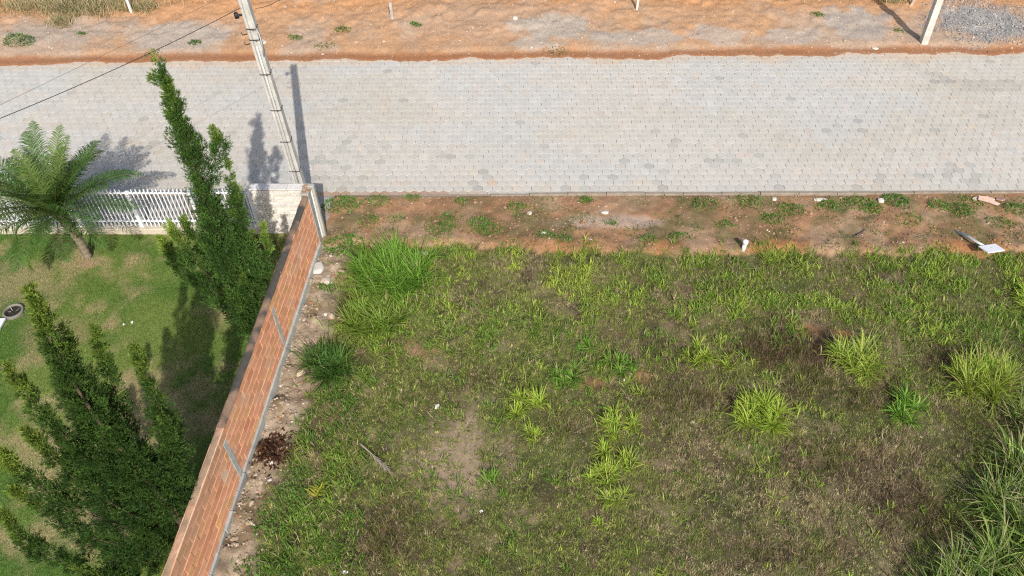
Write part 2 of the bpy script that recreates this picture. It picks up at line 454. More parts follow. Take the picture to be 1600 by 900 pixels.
def build_land():
    fx = np.arange(-19.5, 19.51, 0.078)
    fy = np.concatenate([np.arange(3.0, 15.3, 0.07), np.arange(15.3, 21.2, 0.15), np.arange(21.2, 27.5, 0.075)])
    gx = np.concatenate([-np.geomspace(900, 20.5, 26), fx, np.geomspace(20.5, 900, 26)])
    gy = np.concatenate([-np.geomspace(900, 3, 26), np.arange(-2.5, 3, 0.35), fy, np.geomspace(28.2, 1200, 26)])
    X, Y = np.meshgrid(gx, gy)
    Z = height(X, Y)
    Cc = land_colour(X, Y).reshape(-1, 3)
    V = np.stack([X, Y, Z], -1).reshape(-1, 3)
    nx, ny = len(gx), len(gy)
    i = np.arange(nx - 1); j = np.arange(ny - 1)
    I, J = np.meshgrid(i, j)
    q = np.stack([J * nx + I, J * nx + I + 1, (J + 1) * nx + I + 1, (J + 1) * nx + I], -1).reshape(-1, 4)
    xc = (0.5 * (gx[:-1] + gx[1:]))[I].ravel(); yc = (0.5 * (gy[:-1] + gy[1:]))[J].ravel()
    inner = (np.abs(xc) < 19.5) & (yc > 0) & (yc < 27.4)
    zone = np.full(len(q), 0)
    zone[inner & (yc < Yn(xc)) & (xc <= Xw(yc) - 0.07) & (yc < 14.05)] = 1
    zone[inner & (yc < Yn(xc)) & (xc <= Xw(yc) - 0.07) & (yc >= 14.05)] = 5
    zone[inner & (yc < Yn(xc)) & (xc > Xw(yc) - 0.07) & (yc < Ye(xc))] = 2
    zone[inner & (yc < Yn(xc)) & (xc > Xw(yc) - 0.07) & (yc >= Ye(xc))] = 3
    zone[inner & (yc >= Yn(xc)) & (yc < Yf(xc) - 0.5)] = 4
    zone[inner & (yc >= Yf(xc) - 0.5)] = 6
    names = {0: 'ground', 1: 'lawn', 2: 'lot_ground', 3: 'dirt_verge', 4: 'paving_bed', 5: 'sidewalk', 6: 'dirt_bank'}
    objs = {}
    for k, nm in names.items():
        f = q[zone == k]
        if not len(f): continue
        u, inv = np.unique(f.ravel(), return_inverse=True)
        o = mesh_np(nm, V[u], inv.reshape(-1, 4), None, M['soil'], Cc[u], None, True)
        tag(o, kind='structure')
        objs[k] = o
    return objs
LAND = build_land()

# ------------------------------------------------------------------ road: hexagonal concrete pavers on the bed
def hex_template():
    p = 0.256; r = p / math.sqrt(3) - 0.0028
    ang = [math.radians(30 + 60 * k) for k in range(6)]
    top = [((r - 0.006) * math.cos(a), (r - 0.006) * math.sin(a), 0.0) for a in ang]
    mid = [(r * math.cos(a), r * math.sin(a), -0.006) for a in ang]
    bot = [(r * math.cos(a), r * math.sin(a), -0.07) for a in ang]
    V = np.array(top + mid + bot)
    Q = [(k + 6, (k + 1) % 6 + 6, (k + 1) % 6, k) for k in range(6)] + [(k + 12, (k + 1) % 6 + 12, (k + 1) % 6 + 6, k + 6) for k in range(6)]
    T = [(0, k, k + 1) for k in range(1, 5)]
    return V, np.array(Q), np.array(T)
def paver_colour(X, Y):
    n = len(X)
    base = mixc((0.492, 0.466, 0.420), (0.512, 0.480, 0.430), fbm(X, Y, 2.0, 101, 3))
    base = mixc(base, (0.47, 0.435, 0.37), sst(0.45, 0.7, fbm(X * 0.35, Y, 1.6, 102, 3)) * 0.7)
    base = mixc(base, (0.478, 0.470, 0.445), sst(0.5, 0.75, fbm(X, Y * 2, 3.0, 103, 3)) * 0.7)
    k = RNG.random(n)
    dark = sst(0.50, 0.66, fbm(X, Y, 0.8, 104, 3))
    c = base * np.exp(RNG.normal(0, 0.020, (n, 1)))
    m = (k < 0.015 + 0.26 * dark * sst(18.8, 16.8, Y))
    c[m] = c[m] * np.array([0.90, 0.915, 0.92]) * RNG.uniform(.88, 1.06, (m.sum(), 1))
    m = (k > 0.955); c[m] = c[m] * np.array([1.03, 0.99, 0.94])
    m = (k > 0.93) & (k < 0.95); c[m] = c[m] * np.array([1.04, 0.975, 0.94])
    st = blob(X, Y, 1520, 122, 2.0, 0.75, .5, 105, .6) * sst(.35, .5, fbm(X * .5, Y * 2, .7, 106, 3)); c = mixc(c, c * np.array([0.66, 0.68, 0.70]), st * RNG.uniform(.2, 1, n))
    st = blob(X, Y, 773, 283, 0.11, 0.09, .4, 107, .2); c = mixc(c, (0.52, 0.30, 0.17), st)
    tr = np.exp(-((Y - 17.3 - .03 * X) / .22) ** 2) + np.exp(-((Y - 18.8 - .03 * X) / .25) ** 2) + np.exp(-((Y - 20.2 - .02 * X) / .3) ** 2)      # sandy wheel tracks
    c = mixc(c, (0.50, 0.45, 0.375), tr * .35 * sst(.25, .7, fbm(X * .3, Y, 1.2, 109, 3)))
    so = sst(.28, .02, Y - Yn(X) + (fbm(X, Y, .5, 111, 3) - .5) * .3) * sst(.5, -2.5, X) * .8; c = mixc(c, (0.36, 0.21, 0.12), so)
    # soil trodden over the first and last rows
    so = sst(0.45, 0.0, Yf(X) - Y + (fbm(X, Y, 1.0, 108, 3) - .5) * .8) * 0.55; c = mixc(c, (0.55, 0.40, 0.27), so)
    return c
def build_road():
    root = empty('road', (0, 15.4, 0)); tag(root, kind='structure')
    V, Q, T = hex_template()
    p = 0.256; rs = p * math.sqrt(3) / 2
    th = math.radians(0.35)
    P = []
    for r in range(-1, 33):
        for k in range(-78, 79):
            x = (k + 0.5 * (r % 2)) * p; y = 15.47 + r * rs
            P.append((x * math.cos(th) - (y - 15.4) * math.sin(th), 15.4 + x * math.sin(th) + (y - 15.4) * math.cos(th)))
    P = np.array(P)
    P += RNG.normal(0, 0.0025, P.shape)
    P = P[(P[:, 1] > Yn(P[:, 0]) - 0.02) & (P[:, 1] < Yf(P[:, 0]) + 0.25)]
    n = len(P)
    Z = RNG.normal(0, 0.0018, n) + (fbm(P[:, 0], P[:, 1], 1.5, 110, 2) - 0.5) * 0.010
    TX = RNG.normal(0, 0.007, n); TY = RNG.normal(0, 0.007, n)
    C = paver_colour(P[:, 0], P[:, 1])
    vis = (P[:, 0] > -4.7) & (P[:, 0] < 11.6)
    order = np.argsort(np.where(vis, P[:, 1], 99))
    near = order[:300]; rest = order[300:]
    me = None
    for i in near:
        if me is None:
            o = mesh_np('paver', V, Q, T, M['paver'], np.ones((len(V), 3)), root); me = o.data
        else:
            o = bpy.data.objects.new('paver', me); COL.objects.link(o); o.parent = root
        o.location = (P[i, 0], P[i, 1] - 15.4, Z[i])
        o.rotation_euler = (TX[i], TY[i], RNG.normal(0, 0.012))
        o.color = (*C[i], 1)
    m = len(rest); nv = len(V)
    VV = np.repeat(V[None], m, 0)
    VV[:, :, 2] += Z[rest][:, None] + V[None, :, 1] * TX[rest][:, None] - V[None, :, 0] * TY[rest][:, None]
    VV[:, :, 0] += P[rest, 0][:, None]; VV[:, :, 1] += P[rest, 1][:, None] - 15.4
    off = (np.arange(m) * nv)[:, None, None]
    QQ = (Q[None] + off).reshape(-1, 4); TT = (T[None] + off).reshape(-1, 3)
    o = mesh_np('far_pavers', VV.reshape(-1, 3), QQ, TT, M['paver'], np.repeat(C[rest], nv, 0), root)
    tag(o, kind='stuff')
    # kerb: short precast lengths butted together
    kb = empty('kerb', (0, 15.4, 0)); tag(kb, kind='structure')
    x = -4.55
    while x < 19:
        L = 1.0
        b = MB(); b.box((0.004, -0.045, -0.12), (L - 0.006, 0.045, 0.0), (0.30, 0.25, 0.195), 0.008)
        k = b.build('kerb_stone', M['concrete'], kb)
        k.location = (x, float(Yn(x + .5)) - 15.4 - 0.03, 0.095 + RNG.normal(0, 0.008) - 0.07 * sst(1.5, -2.5, x))
        k.rotation_euler = (0, RNG.normal(0, 0.004), 0.0065 + RNG.normal(0, 0.003))
        x += L
build_road()

# ------------------------------------------------------------------ brick wall
def build_wall():
    Y0 = 3.0
    rz = -math.atan(WALL_K)
    root = empty('brick_wall', (float(Xw(Y0)), Y0, 0), rz)
    tag(root, 'long orange hollow brick boundary wall between the lawn and the vacant lot', 'wall')
    k = 1 / math.cos(rz)
    c2, c1, END = (7.22 - Y0) * k, (10.33 - Y0) * k, (13.5 - Y0) * k
    th = 0.14; hw = 0.07
    z0, ch, nc = 0.215, 0.2, 7
    mo = MB(); mo.box((-th + 0.012, 0, z0 - .01), (-0.005, END, z0 + nc * ch), (0.78, 0.56, 0.42))
    mo.build('mortar', M['mortar'], root)
    bm = MB(); bm.box((-th, 0, -0.0945), (0, 0.288, 0.0945), (1, 1, 1), 0.004)
    me = None
    BL, J = 0.288, 0.0035
    for r in range(nc):
        z = z0 + (r + 0.5) * ch
        segs = [(0, END)] if r == nc - 1 else [(0, c2 - hw), (c2 + hw, c1 - hw), (c1 + hw, END)]
        for (a, b_) in segs:
            s = a - (BL + J) * (0.5 * (r % 2) + RNG.uniform(0, .12))
            while s < b_:
                s0, s1 = max(s, a), min(s + BL, b_)
                s += BL + J
                if s1 - s0 < 0.05: continue
                if me is None:
                    o = bm.build('brick', M['brick'], root); me = o.data
                else:
                    o = bpy.data.objects.new('brick', me); COL.objects.link(o); o.parent = root
                o.location = (RNG.normal(0, 0.0025), s0, z + RNG.normal(0, 0.0025))
                o.scale = (1, (s1 - s0) / BL, 1)
                o.rotation_euler = (RNG.normal(0, 0.006), 0, RNG.normal(0, 0.005))
                c = np.array([0.82, 0.39, 0.225]) * math.exp(RNG.normal(0, 0.05))
                q = RNG.random()
                if q < 0.14: c = np.array([0.80, 0.42, 0.205]) * math.exp(RNG.normal(0, .06))
                elif q < 0.24: c = np.array([0.74, 0.325, 0.18]) * math.exp(RNG.normal(0, .05))
                elif q < 0.40: c = np.array([0.82, 0.44, 0.275])
                if s0 < c2 and r >= 5: c = c * 0.6 + np.array([0.42, 0.30, 0.20]) * 0.4        # lichen-stained near courses
                o.color = (*c, 1)
    # flush concrete columns
    for c in (c1, c2):
        b = MB(); b.box((-th - 0.004, c - hw + 0.004, 0.02), (0.004, c + hw - 0.004, z0 + 6 * ch - 0.012), (0.50, 0.49, 0.455), 0.006)
        b.build('concrete_column', M['concrete'], root)
    b = MB()
    for sgn in (-1, 1): b.box((-th + .01, c2 + sgn * (hw + .006) - .012, 0.25), (-0.001, c2 + sgn * (hw + .006) + .012, z0 + 6 * ch - .02), (0.62, 0.56, 0.50))
    b.build('mortar_smear', M['mortar'], root)
    # foot beam: cast length far away, concrete blocks near
    b = MB(); n = 40
    ss = np.linspace(c2 + hw, END, n)
    out = 0.035 + (fbm(ss, ss * 0, 1.1, 7, 3) - .5) * 0.05; top = z0 - 0.02 + (fbm(ss, ss * 0 + 5, 0.8, 8, 3) - .5) * 0.07
    V = []; Q = []
    for i in range(n):
        V += [(-th, ss[i], -.2), (-th, ss[i], top[i]), (out[i] - .015, ss[i], top[i]), (out[i], ss[i], top[i] - .02), (out[i] + .02, ss[i], -.2)]
    for i in range(n - 1):
        Q += [(5 * i + j, 5 * i + j + 1, 5 * i + 6 + j, 5 * i + 5 + j) for j in range(4)]
    Q += [(0, 1, 2, 3)]; Q[-1] = (0, 1, 2, 3)
    b.add(V, Q, [(0, 3, 4)], (0.44, 0.44, 0.40))
    b.build('foot_beam', M['concrete'], root)
    s = 0.0
    bb = MB(); bb.box((-th, 0, -0.22), (0.035, 0.385, 0.0), (0.37, 0.375, 0.36), 0.008); bme = None
    while s < c2 + hw - 0.1:
        L = min(0.385, c2 + hw - s - .004)
        if bme is None: o = bb.build('concrete_block', M['concrete'], root); bme = o.data
        else: o = bpy.data.objects.new('concrete_block', bme); COL.objects.link(o); o.parent = root
        o.location = (RNG.normal(0.004, 0.005), s, z0 - 0.014 + RNG.normal(0, 0.003)); o.scale = (1, L / .385, 1)
        o.rotation_euler = (0, 0, RNG.normal(0, .008))
        v = RNG.uniform(.9, 1.1); o.color = (v, v, v, 1)
        s += 0.393
    # coping of hand-laid mortar, mouldy on the far length
    def cap(name, sa, sb, zt, base, mould, seed, x0, x1):
        n = int((sb - sa) / 0.06); ss = np.linspace(sa, sb, n); W = 6
        V = []; C = []; Q = []
        for i in range(n):
            e = (fbm(ss[i], 0.3, .3, seed, 3) - .5) * .02; e2 = (fbm(ss[i], 4.3, .3, seed, 3) - .5) * .02
            for j in range(W):
                f = j / (W - 1)
                x = x0 + e + (x1 + e2 - x0 - e) * f
                zz = zt + (fbm(ss[i], f * .14, .12, seed + 1, 3) - .5) * .018 - (0.05 if j in (0, W - 1) else 0)
                V.append((x, ss[i], zz))
                m = float(sst(.36, .54, fbm(ss[i] , f * .14, .45, seed + 2, 4)))
                C.append(np.array(base) * (1 - m) + np.array(mould) * m)
        for i in range(n - 1):
            Q += [(i * W + j, i * W + j + 1, (i + 1) * W + j + 1, (i + 1) * W + j) for j in range(W - 1)]
        mesh_np(name, V, Q, None, M['mortar'], np.array(C), root, True)
    zt = z0 + nc * ch
    cap('coping', c2 + .15, END, zt + 0.035, (0.28, 0.185, 0.13), (0.085, 0.078, 0.068), 300, -th - .008, 0.012)
    cap('brick_top', 0.0, c2 + .152, zt + 0.018, (0.50, 0.30, 0.19), (0.36, 0.25, 0.165), 320, -th - .004, 0.004)
    # end: cast column, packing strip and slim outer post
    b = MB(); b.box((-th - 0.03, END + .002, -.1), (0.012, END + 0.2, 1.70), (0.38, 0.37, 0.345), 0.012)
    o = b.build('end_column', M['concrete'], root); o['label'] = 'grey concrete column closing the street end of the wall'
    b = MB(); b.box((-th, END + 0.205, 0.05), (0.035, END + 0.245, 1.62), (0.74, 0.72, 0.68), 0.006)
    b.build('packing_strip', M['mortar'], root)
    b = MB(); b.box((-th - .02, END + 0.25, -.1), (0.085, END + 0.36, 1.72), (0.40, 0.385, 0.345), 0.012)
    b.build('end_post', M['concrete'], root)
    b = MB()
    for i in range(14):
        p = np.array([RNG.uniform(-th, .02), END + RNG.uniform(.02, .34), 1.70]); s_ = RNG.uniform(.015, .045)
        b.box(p - (s_, s_, .02), p + (s_, s_, s_ * .7), np.array([0.33, 0.22, 0.15]) * RNG.uniform(.7, 1.2), s_ * .25)
    b.build('mortar_lump', M['mortar'], root)
build_wall()

# ------------------------------------------------------------------ stone-clad pier wall and white fence
FY = 14.08
def build_fence():
    x0, x1 = -15.6, -6.2
    root = empty('picket_fence', (x1, FY, 0)); tag(root, 'white metal picket fence along the street side of the lawn', 'fence')
    def P(x, y, z): return (x - x1, y - FY, z)
    b = MB(); b.box(P(x0, FY - .13, -.1), P(x1, FY + .09, 0.17), (0.56, 0.49, 0.39), 0.012); b.build('plinth', M['stone'], root)
    for z, h in ((0.335, .04), (1.235, .04)):
        b = MB(); b.box(P(x0, FY - .022, z - h / 2), P(x1, FY + .022, z + h / 2), (.80, .81, .83), .004); b.build('rail', M['white'], root)
    posts = [G(px, 357, .17)[0] for px in (127, 221)]
    d = posts[1] - posts[0]
    ps = [posts[1] + d * k for k in range(-5, 2)] + [x1 - .05]
    for px in ps:
        if px < x0 or px > x1: continue
        b = MB(); b.box(P(px - .045, FY - .05, .155), P(px + .045, FY + .04, 1.28), (.78, .80, .83), .006); b.build('post', M['white'], root)
    pm = MB(); pm.box((-.0125, -.014, .19), (.0125, .014, 1.375), (.81, .82, .84), .004); me = None
    x = x0 + .05
    while x < x1 - .02:
        if min(abs(x - q) for q in ps) > .06:
            if me is None: o = pm.build('picket', M['white'], root); me = o.data
            else: o = bpy.data.objects.new('picket', me); COL.objects.link(o); o.parent = root
            o.location = (x - x1, -.038, RNG.normal(0, .003)); o.rotation_euler = (0, RNG.normal(0, .004), 0)
        x += 0.098
    # pier
    px0, px1 = -6.195, -4.85
    root = empty('stone_pier', (px0, FY, 0)); tag(root, 'pale stacked-stone pier wall between white fence and brick wall', 'wall')
    b = MB(); b.box((0, -.06, -.1), (px1 - px0, .1, 1.40), (.50, .44, .38)); b.build('core', M['mortar'], root)
    sm = MB(); sm.box((0, -.025, 0), (1, .0, .046), (1, 1, 1), .004); me = None
    z = 0.0
    r = 0
    while z < 1.37:
        x = -RNG.uniform(0, .3)
        while x < px1 - px0:
            L = RNG.uniform(.18, .42); a, e = max(x, 0), min(x + L, px1 - px0); x += L + .003
            if e - a < .04: continue
            if me is None: o = sm.build('stone_strip', M['stone'], root); me = o.data
            else: o = bpy.data.objects.new('stone_strip', me); COL.objects.link(o); o.parent = root
            o.location = (a, -.061 - RNG.uniform(0, .014), z); o.scale = (e - a, 1, 1)
            o.color = (*(np.array([.70, .66, .61]) * RNG.uniform(.84, 1.1) * np.array([1, RNG.uniform(.97, 1.01), RNG.uniform(.92, 1.0)])), 1)
        z += .049
    x = 0
    while x < px1 - px0 - .05:
        L = min(.45, px1 - px0 - x)
        b = MB(); b.box((x, -.10, 1.402), (x + L - .004, .115, 1.43), np.array([.66, .63, .60]) * RNG.uniform(.92, 1.05), .005); b.build('coping_stone', M['stone'], root)
        x += .45
build_fence()

# ------------------------------------------------------------------ utility poles and cables
def build_pole():
    bx, by = -5.13, 14.62
    tip = AT(381, 0, by)
    lean = (tip[0] - bx) / tip[2]
    root = empty('utility_pole', (bx, by, 0))
    root.rotation_euler = (0, math.atan(lean), 0)
    tag(root, 'tall pale concrete utility pole with dark straps behind the brick wall', 'pole')
    H = 5.85; b = MB(); n = 13
    # double-T section: two flanges joined by a web set back from both faces
    def prof(f):
        w = .120 - .030 * f; d = .10 - .025 * f; t = .045; g = .04
        return [(-w, -d), (-w + t, -d), (-w + t + .012, -d + g), (w - t - .012, -d + g), (w - t, -d), (w, -d),
                (w, d), (w - t, d), (w - t - .012, d - g), (-w + t + .012, d - g), (-w + t, d), (-w, d)]
    V = []; Q = []
    for i in range(n):
        f = i / (n - 1)
        V += [(x, y, -.15 + f * (H + .15)) for x, y in prof(f)]
    for i in range(n - 1):
        Q += [(i * 12 + k, i * 12 + (k + 1) % 12, (i + 1) * 12 + (k + 1) % 12, (i + 1) * 12 + k) for k in range(12)]
    t0 = (n - 1) * 12
    Q += [(t0, t0 + 1, t0 + 10, t0 + 11), (t0 + 1, t0 + 2, t0 + 9, t0 + 10), (t0 + 2, t0 + 3, t0 + 8, t0 + 9), (t0 + 3, t0 + 4, t0 + 7, t0 + 8), (t0 + 4, t0 + 5, t0 + 6, t0 + 7)]
    b.add(V, Q, None, (.50, .485, .455)); b.build('shaft', M['concrete'], root)
    b = MB(); b.tube([(0.005, -.107, .2), (0.005, -.093, 3.5), (0.005, -.086, 4.85)], .02, 8, (.56, .56, .55)); b.build('conduit', M['pvc'], root, True)
    for (px, py) in ((455, 268), (441, 222), (428, 173), (411, 117), (396, 63), (391, 46)):
        z = AT(px, py, by - .12)[2]; f = z / H
        w = .120 - .030 * f + .004; d = .10 - .025 * f + .004
        b = MB(); q = .008
        b.box((-w - .006, -d - .03, z - q), (w + .006, -d - .022, z + q), (.045, .045, .05))
        b.box((-w - .006, d, z - q), (w + .006, d + .006, z + q), (.045, .045, .05))
        b.box((-w - .006, -d - .0215, z - q), (-w, d - .0005, z + q), (.045, .045, .05)); b.box((w, -d - .0215, z - q), (w + .006, d - .0005, z + q), (.045, .045, .05))
        b.box((.02, -d - .05, z - q), (.05, -d - .031, z + q), (.07, .07, .075))
        b.build('strap', M['black'], root)
    z = 5.55
    b = MB(); b.tube([(-.09, -.10, z), (-.15, -.13, z + .01), (-.19, -.14, z + .05)], [.022, .03, .02], 8, (.03, .03, .035)); b.tube([(-.19, -.14, z - .04), (-.19, -.14, z + .07)], [.045, .04], 10, (.025, .027, .035))
    b.build('insulator', M['black'], root, True)
    b = MB(); b.tube([(.09, -.08, 4.6), (.13, -.1, 4.9), (.14, -.1, 5.1), (.10, -.09, 5.25), (.07, -.1, 5.2)], .014, 8, (.5, .5, .5)); b.build('conduit_bend', M['pvc'], root, True)
    for zz in (5.12, 4.9):
        b = MB(); b.tube([(-.11, -.08, zz), (-.2, -.12, zz), (-.21, -.12, zz + .06)], .012, 6, (.06, .05, .045)); b.build('hook', M['black'], root, True)
    return root
build_pole()
def cable(name, a, bpts, sag, r, label, colr=(.03, .032, .04)):
    pts = [np.asarray(a, float)] + [np.asarray(p, float) for p in bpts]
    out = []
    for i in range(len(pts) - 1):
        for k in range(24):
            f = k / 24; p = pts[i] * (1 - f) + pts[i + 1] * f; p[2] -= sag * 4 * f * (1 - f) * np.linalg.norm(pts[i + 1] - pts[i]) * .1; out.append(p)
    out.append(pts[-1])
    b = MB(); b.tube(out, r, 6, colr)
    tag(b.build(name, M['black'], None, True), label, 'cable', 'overhead cables')
pt = AT(376, 12, 14.48)
mid = AT(0, 185, 10.6)
cable('power_cable', pt, [mid, mid + (mid - pt) * 1.1 + np.array([0, 0, -.35])], .13, .0062, 'thick dark drop cable from the tall pole slanting across to the left edge')
c0 = AT(345, -6, 15.2); c1_ = AT(0, 164, 11.5)
cable('service_wire', c0 + (c0 - c1_) * 1.0, [c1_, c1_ + (c1_ - c0) * 1.0], .03, .003, 'thinner faint wire running above the thick drop cable', (.10, .10, .10))
c0 = AT(399, 13, 14.55); c1_ = AT(432, 2, 15.6)
cable('short_wire', c0, [c1_, c1_ + (c1_ - c0) * 2.5 + np.array([0, 0, .3])], .3, .006, 'short dark wire leaving the tall pole towards the dirt bank')

def far_pole():
    p = G(1443, 66, .08)
    t = AT(1467, 0, p[1]); lean = (t[0] - p[0]) / (t[2] - .08)
    root = empty('utility_pole', (p[0], p[1], .05)); root.rotation_euler = (0, math.atan(lean), 0)
    tag(root, 'slim concrete pole standing beside the gravel at the far road edge', 'pole')
    b = MB(); V = []; Q = []
    for z, w in ((-.2, .105), (3.0, .095), (7.0, .08)): V += [(-w, -w, z), (w, -w, z), (w, w, z), (-w, w, z)]
    for i in range(2): Q += [(4 * i + k, 4 * i + (k + 1) % 4, 4 * i + 4 + (k + 1) % 4, 4 * i + 4 + k) for k in range(4)]
    Q += [(8, 9, 10, 11)]
    b.add(V, Q, None, (.56, .54, .49)); b.build('shaft', M['concrete'], root)
    for z in (2.4, 4.2, 5.9):
        b = MB(); b.box((-.105, -.105, z), (.105, .105, z + .03), (.06, .06, .06)); b.build('strap', M['black'], root)
far_pole()
def stake(px, py, h, w, colr, label, tilt=0.0, mat='white'):
    p = G(px, py, .15); z = float(height(p[0], p[1]))
    root = empty('fence_stake', (p[0], p[1], z)); root.rotation_euler = (tilt * .5, tilt, 0)
    tag(root, label, 'stake', 'stakes along the dirt bank')
    b = MB(); b.box((-w, -w, -.15), (w, w, h), colr, w * .15); b.build('shaft', M[mat], root)
    b = MB(); b.box((-w * .9, -w * .9, h), (w * .9, w * .9, h + .02), np.array(colr) * .9, w * .15); b.build('cap', M[mat], root)
stake(206, 20, 1.4, .04, (.74, .73, .70), 'white square stake at the dry grass on the left of the bank', .03)
stake(613, 27, .55, .05, (.44, .40, .36), 'short grey concrete stake on the orange bank', -.02, 'concrete')
stake(995, 13, 1.0, .035, (.66, .64, .60), 'pale stake at the top edge between two grey patches', .02)
stake(1424, 6, .8, .05, (.5, .4, .32), 'brownish stake behind the slim concrete pole', .1, 'concrete')

# ------------------------------------------------------------------ conifers
def smooth_path(P, n=40):
    P = np.asarray(P, float)
    Q = np.concatenate([[2 * P[0] - P[1]], P, [2 * P[-1] - P[-2]]])
    out = []
    m = len(P) - 1
    for t in np.linspace(0, m, n):
        i = min(int(t), m - 1); f = t - i
        p0, p1, p2, p3 = Q[i], Q[i + 1], Q[i + 2], Q[i + 3]
        out.append(.5 * ((2 * p1) + (-p0 + p2) * f + (2 * p0 - 5 * p1 + 4 * p2 - p3) * f * f + (-p0 + 3 * p1 - 3 * p2 + p3) * f ** 3))
    return np.array(out)
def frame(d):
    up = np.where(np.abs(d[:, 2:3]) < .9, np.array([[0, 0, 1.]]), np.array([[1., 0, 0]]))
    a = np.cross(d, up); a /= np.linalg.norm(a, axis=1)[:, None] + 1e-9
    return a, np.cross(d, a)
def nrm(v): return v / (np.linalg.norm(v, axis=1)[:, None] + 1e-9)
def plume_mesh(path, r, dens, light, rng):
    """a stem set with flame-shaped shoots; each shoot carries sprays of scale-leaf sprigs"""
    P = smooth_path(path, 80); n = len(P)
    tg = nrm(np.gradient(P, axis=0))
    L = np.linalg.norm(np.diff(P, axis=0), axis=1).sum()
    s = np.linspace(0, 1, n)
    prof = (np.clip((1.0 - s) / .80, 0, 1) ** 1.1) * (0.55 + .45 * sst(0, .25, s)) + .05
    prof = prof * (.42 + 1.15 * fbm(s * L, s * 0 + rng.uniform(0, 99), .3, int(rng.integers(1, 999)), 2))
    # shoots
    nf = max(12, int(dens * .95 * L * (.35 + r * 2.6)))
    si = np.minimum((rng.random(nf) ** .85 * n).astype(int), n - 1)
    a, b = frame(tg); ph = rng.uniform(0, 2 * math.pi, nf)
    rad = a[si] * np.cos(ph)[:, None] + b[si] * np.sin(ph)[:, None]
    out = rng.uniform(.15, 1.0, nf) ** .7
    fd = nrm(tg[si] * rng.uniform(.8, 1.3, (nf, 1)) + rad * (.24 + .55 * out)[:, None] + rng.normal(0, .12, (nf, 3)) + np.array([[0, 0, .15]]))
    fl = (.07 + .06 * np.minimum(prof[si], 1) + .68 * r * prof[si]) * rng.uniform(.7, 1.35, nf)
    fo = P[si] + rad * (r * prof[si] * out * .62)[:, None]
    fw = (.010 + .018 * np.minimum(prof[si], 1)) + .17 * fl * rng.uniform(.8, 1.2, nf)
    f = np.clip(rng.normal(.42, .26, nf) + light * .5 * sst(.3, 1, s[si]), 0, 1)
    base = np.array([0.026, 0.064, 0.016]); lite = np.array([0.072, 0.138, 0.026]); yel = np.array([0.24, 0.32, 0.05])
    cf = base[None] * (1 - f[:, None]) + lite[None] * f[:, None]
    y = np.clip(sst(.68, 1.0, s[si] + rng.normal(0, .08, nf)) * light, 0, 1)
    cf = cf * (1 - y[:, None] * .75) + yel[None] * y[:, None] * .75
    cf *= np.exp(rng.normal(0, .20, (nf, 1)))
    # sprays on each shoot
    ns = np.maximum(8, (fl * 118).astype(int)); k = np.repeat(np.arange(nf), ns); nt = len(k)
    q = rng.random(nt)
    a2, b2 = frame(fd); p2 = rng.uniform(0, 6.28, nt)
    rd = a2[k] * np.cos(p2)[:, None] + b2[k] * np.sin(p2)[:, None]
    wprof = np.sqrt(np.clip(q, .03, 1)) * (1 - q) ** .6 * 1.7 + .08
    pos = fo[k] + fd[k] * (q * fl[k])[:, None] + rd * (fw[k] * wprof * np.sqrt(rng.random(nt)))[:, None]
    d = nrm(fd[k] + rd * rng.uniform(.2, .8, (nt, 1)) + rng.normal(0, .12, (nt, 3)))
    ln = rng.uniform(.035, .07, nt)
    ct = cf[k] * np.exp(rng.normal(0, .08, (nt, 1)))
    br = rng.random(nt) < .006; ct[br] = np.array([.17, .15, .07])
    m = 4
    qq = np.tile(np.linspace(0.02, 1, m), nt); kk = np.repeat(np.arange(nt), m)
    a3, b3 = frame(d)
    ang = np.tile(np.arange(m) * 2.4, nt) + np.repeat(rng.uniform(0, 6.28, nt), m)
    sd = a3[kk] * np.cos(ang)[:, None] + b3[kk] * np.sin(ang)[:, None]
    ld = nrm(d[kk] + sd * (.55 * (1 - qq * .6))[:, None] + rng.normal(0, .1, (len(kk), 3)))
    lp = pos[kk] + d[kk] * (qq * ln[kk])[:, None] * .8
    ll = ln[kk] * .95 * (1.05 - .4 * qq) * rng.uniform(.8, 1.2, len(kk))
    wd = nrm(np.cross(ld, sd + rng.normal(0, .3, (len(kk), 3)))) * (ll * .135)[:, None]
    V = np.stack([lp, lp + ld * (ll * .45)[:, None] + wd, lp + ld * ll[:, None], lp + ld * (ll * .45)[:, None] - wd], 1)
    cc = ct[kk]
    C = np.stack([cc, cc, cc * 1.12, cc], 1)
    Q = np.arange(len(kk) * 4).reshape(-1, 4)
    return V.reshape(-1, 3), Q, C.reshape(-1, 3), P
def conifer(label, base, plumes, seed, dens=58, rk=.80, tone=1.0):
    rng = np.random.default_rng(seed)
    base = np.asarray(base, float)
    root = empty('conifer_tree', base); tag(root, label, 'tree', 'conifers planted along the brick wall')
    main = None
    limbs = MB()
    for i, (pts, r, light) in enumerate(plumes):
        path = np.array([AT(*p) for p in pts]) - base
        V, Q, C, P = plume_mesh(path, r * rk, dens, light, rng)
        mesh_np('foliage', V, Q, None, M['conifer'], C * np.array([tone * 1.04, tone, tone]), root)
        if i == 0:
            tr = smooth_path([(0, 0, -.1), tuple(path[0] * .45), *path[:-1]], 30)
            b = MB(); b.tube(tr, np.linspace(.075, .008, 30), 8, (.13, .095, .065)); b.build('trunk', M['bark'], root, True)
            main = tr
        else:
            k = np.argmin(np.linalg.norm(main - path[0], axis=1)); k = max(0, k - 3)
            b = MB(); b.tube(smooth_path([main[k], (main[k] * .4 + path[0] * .6) + np.array([0, 0, -.08]), path[0], *path[1:-1]], 20), np.linspace(.024, .004, 20), 6, (.12, .09, .06)); b.build('limb', M['bark'], root, True)
T1Y = 11.0
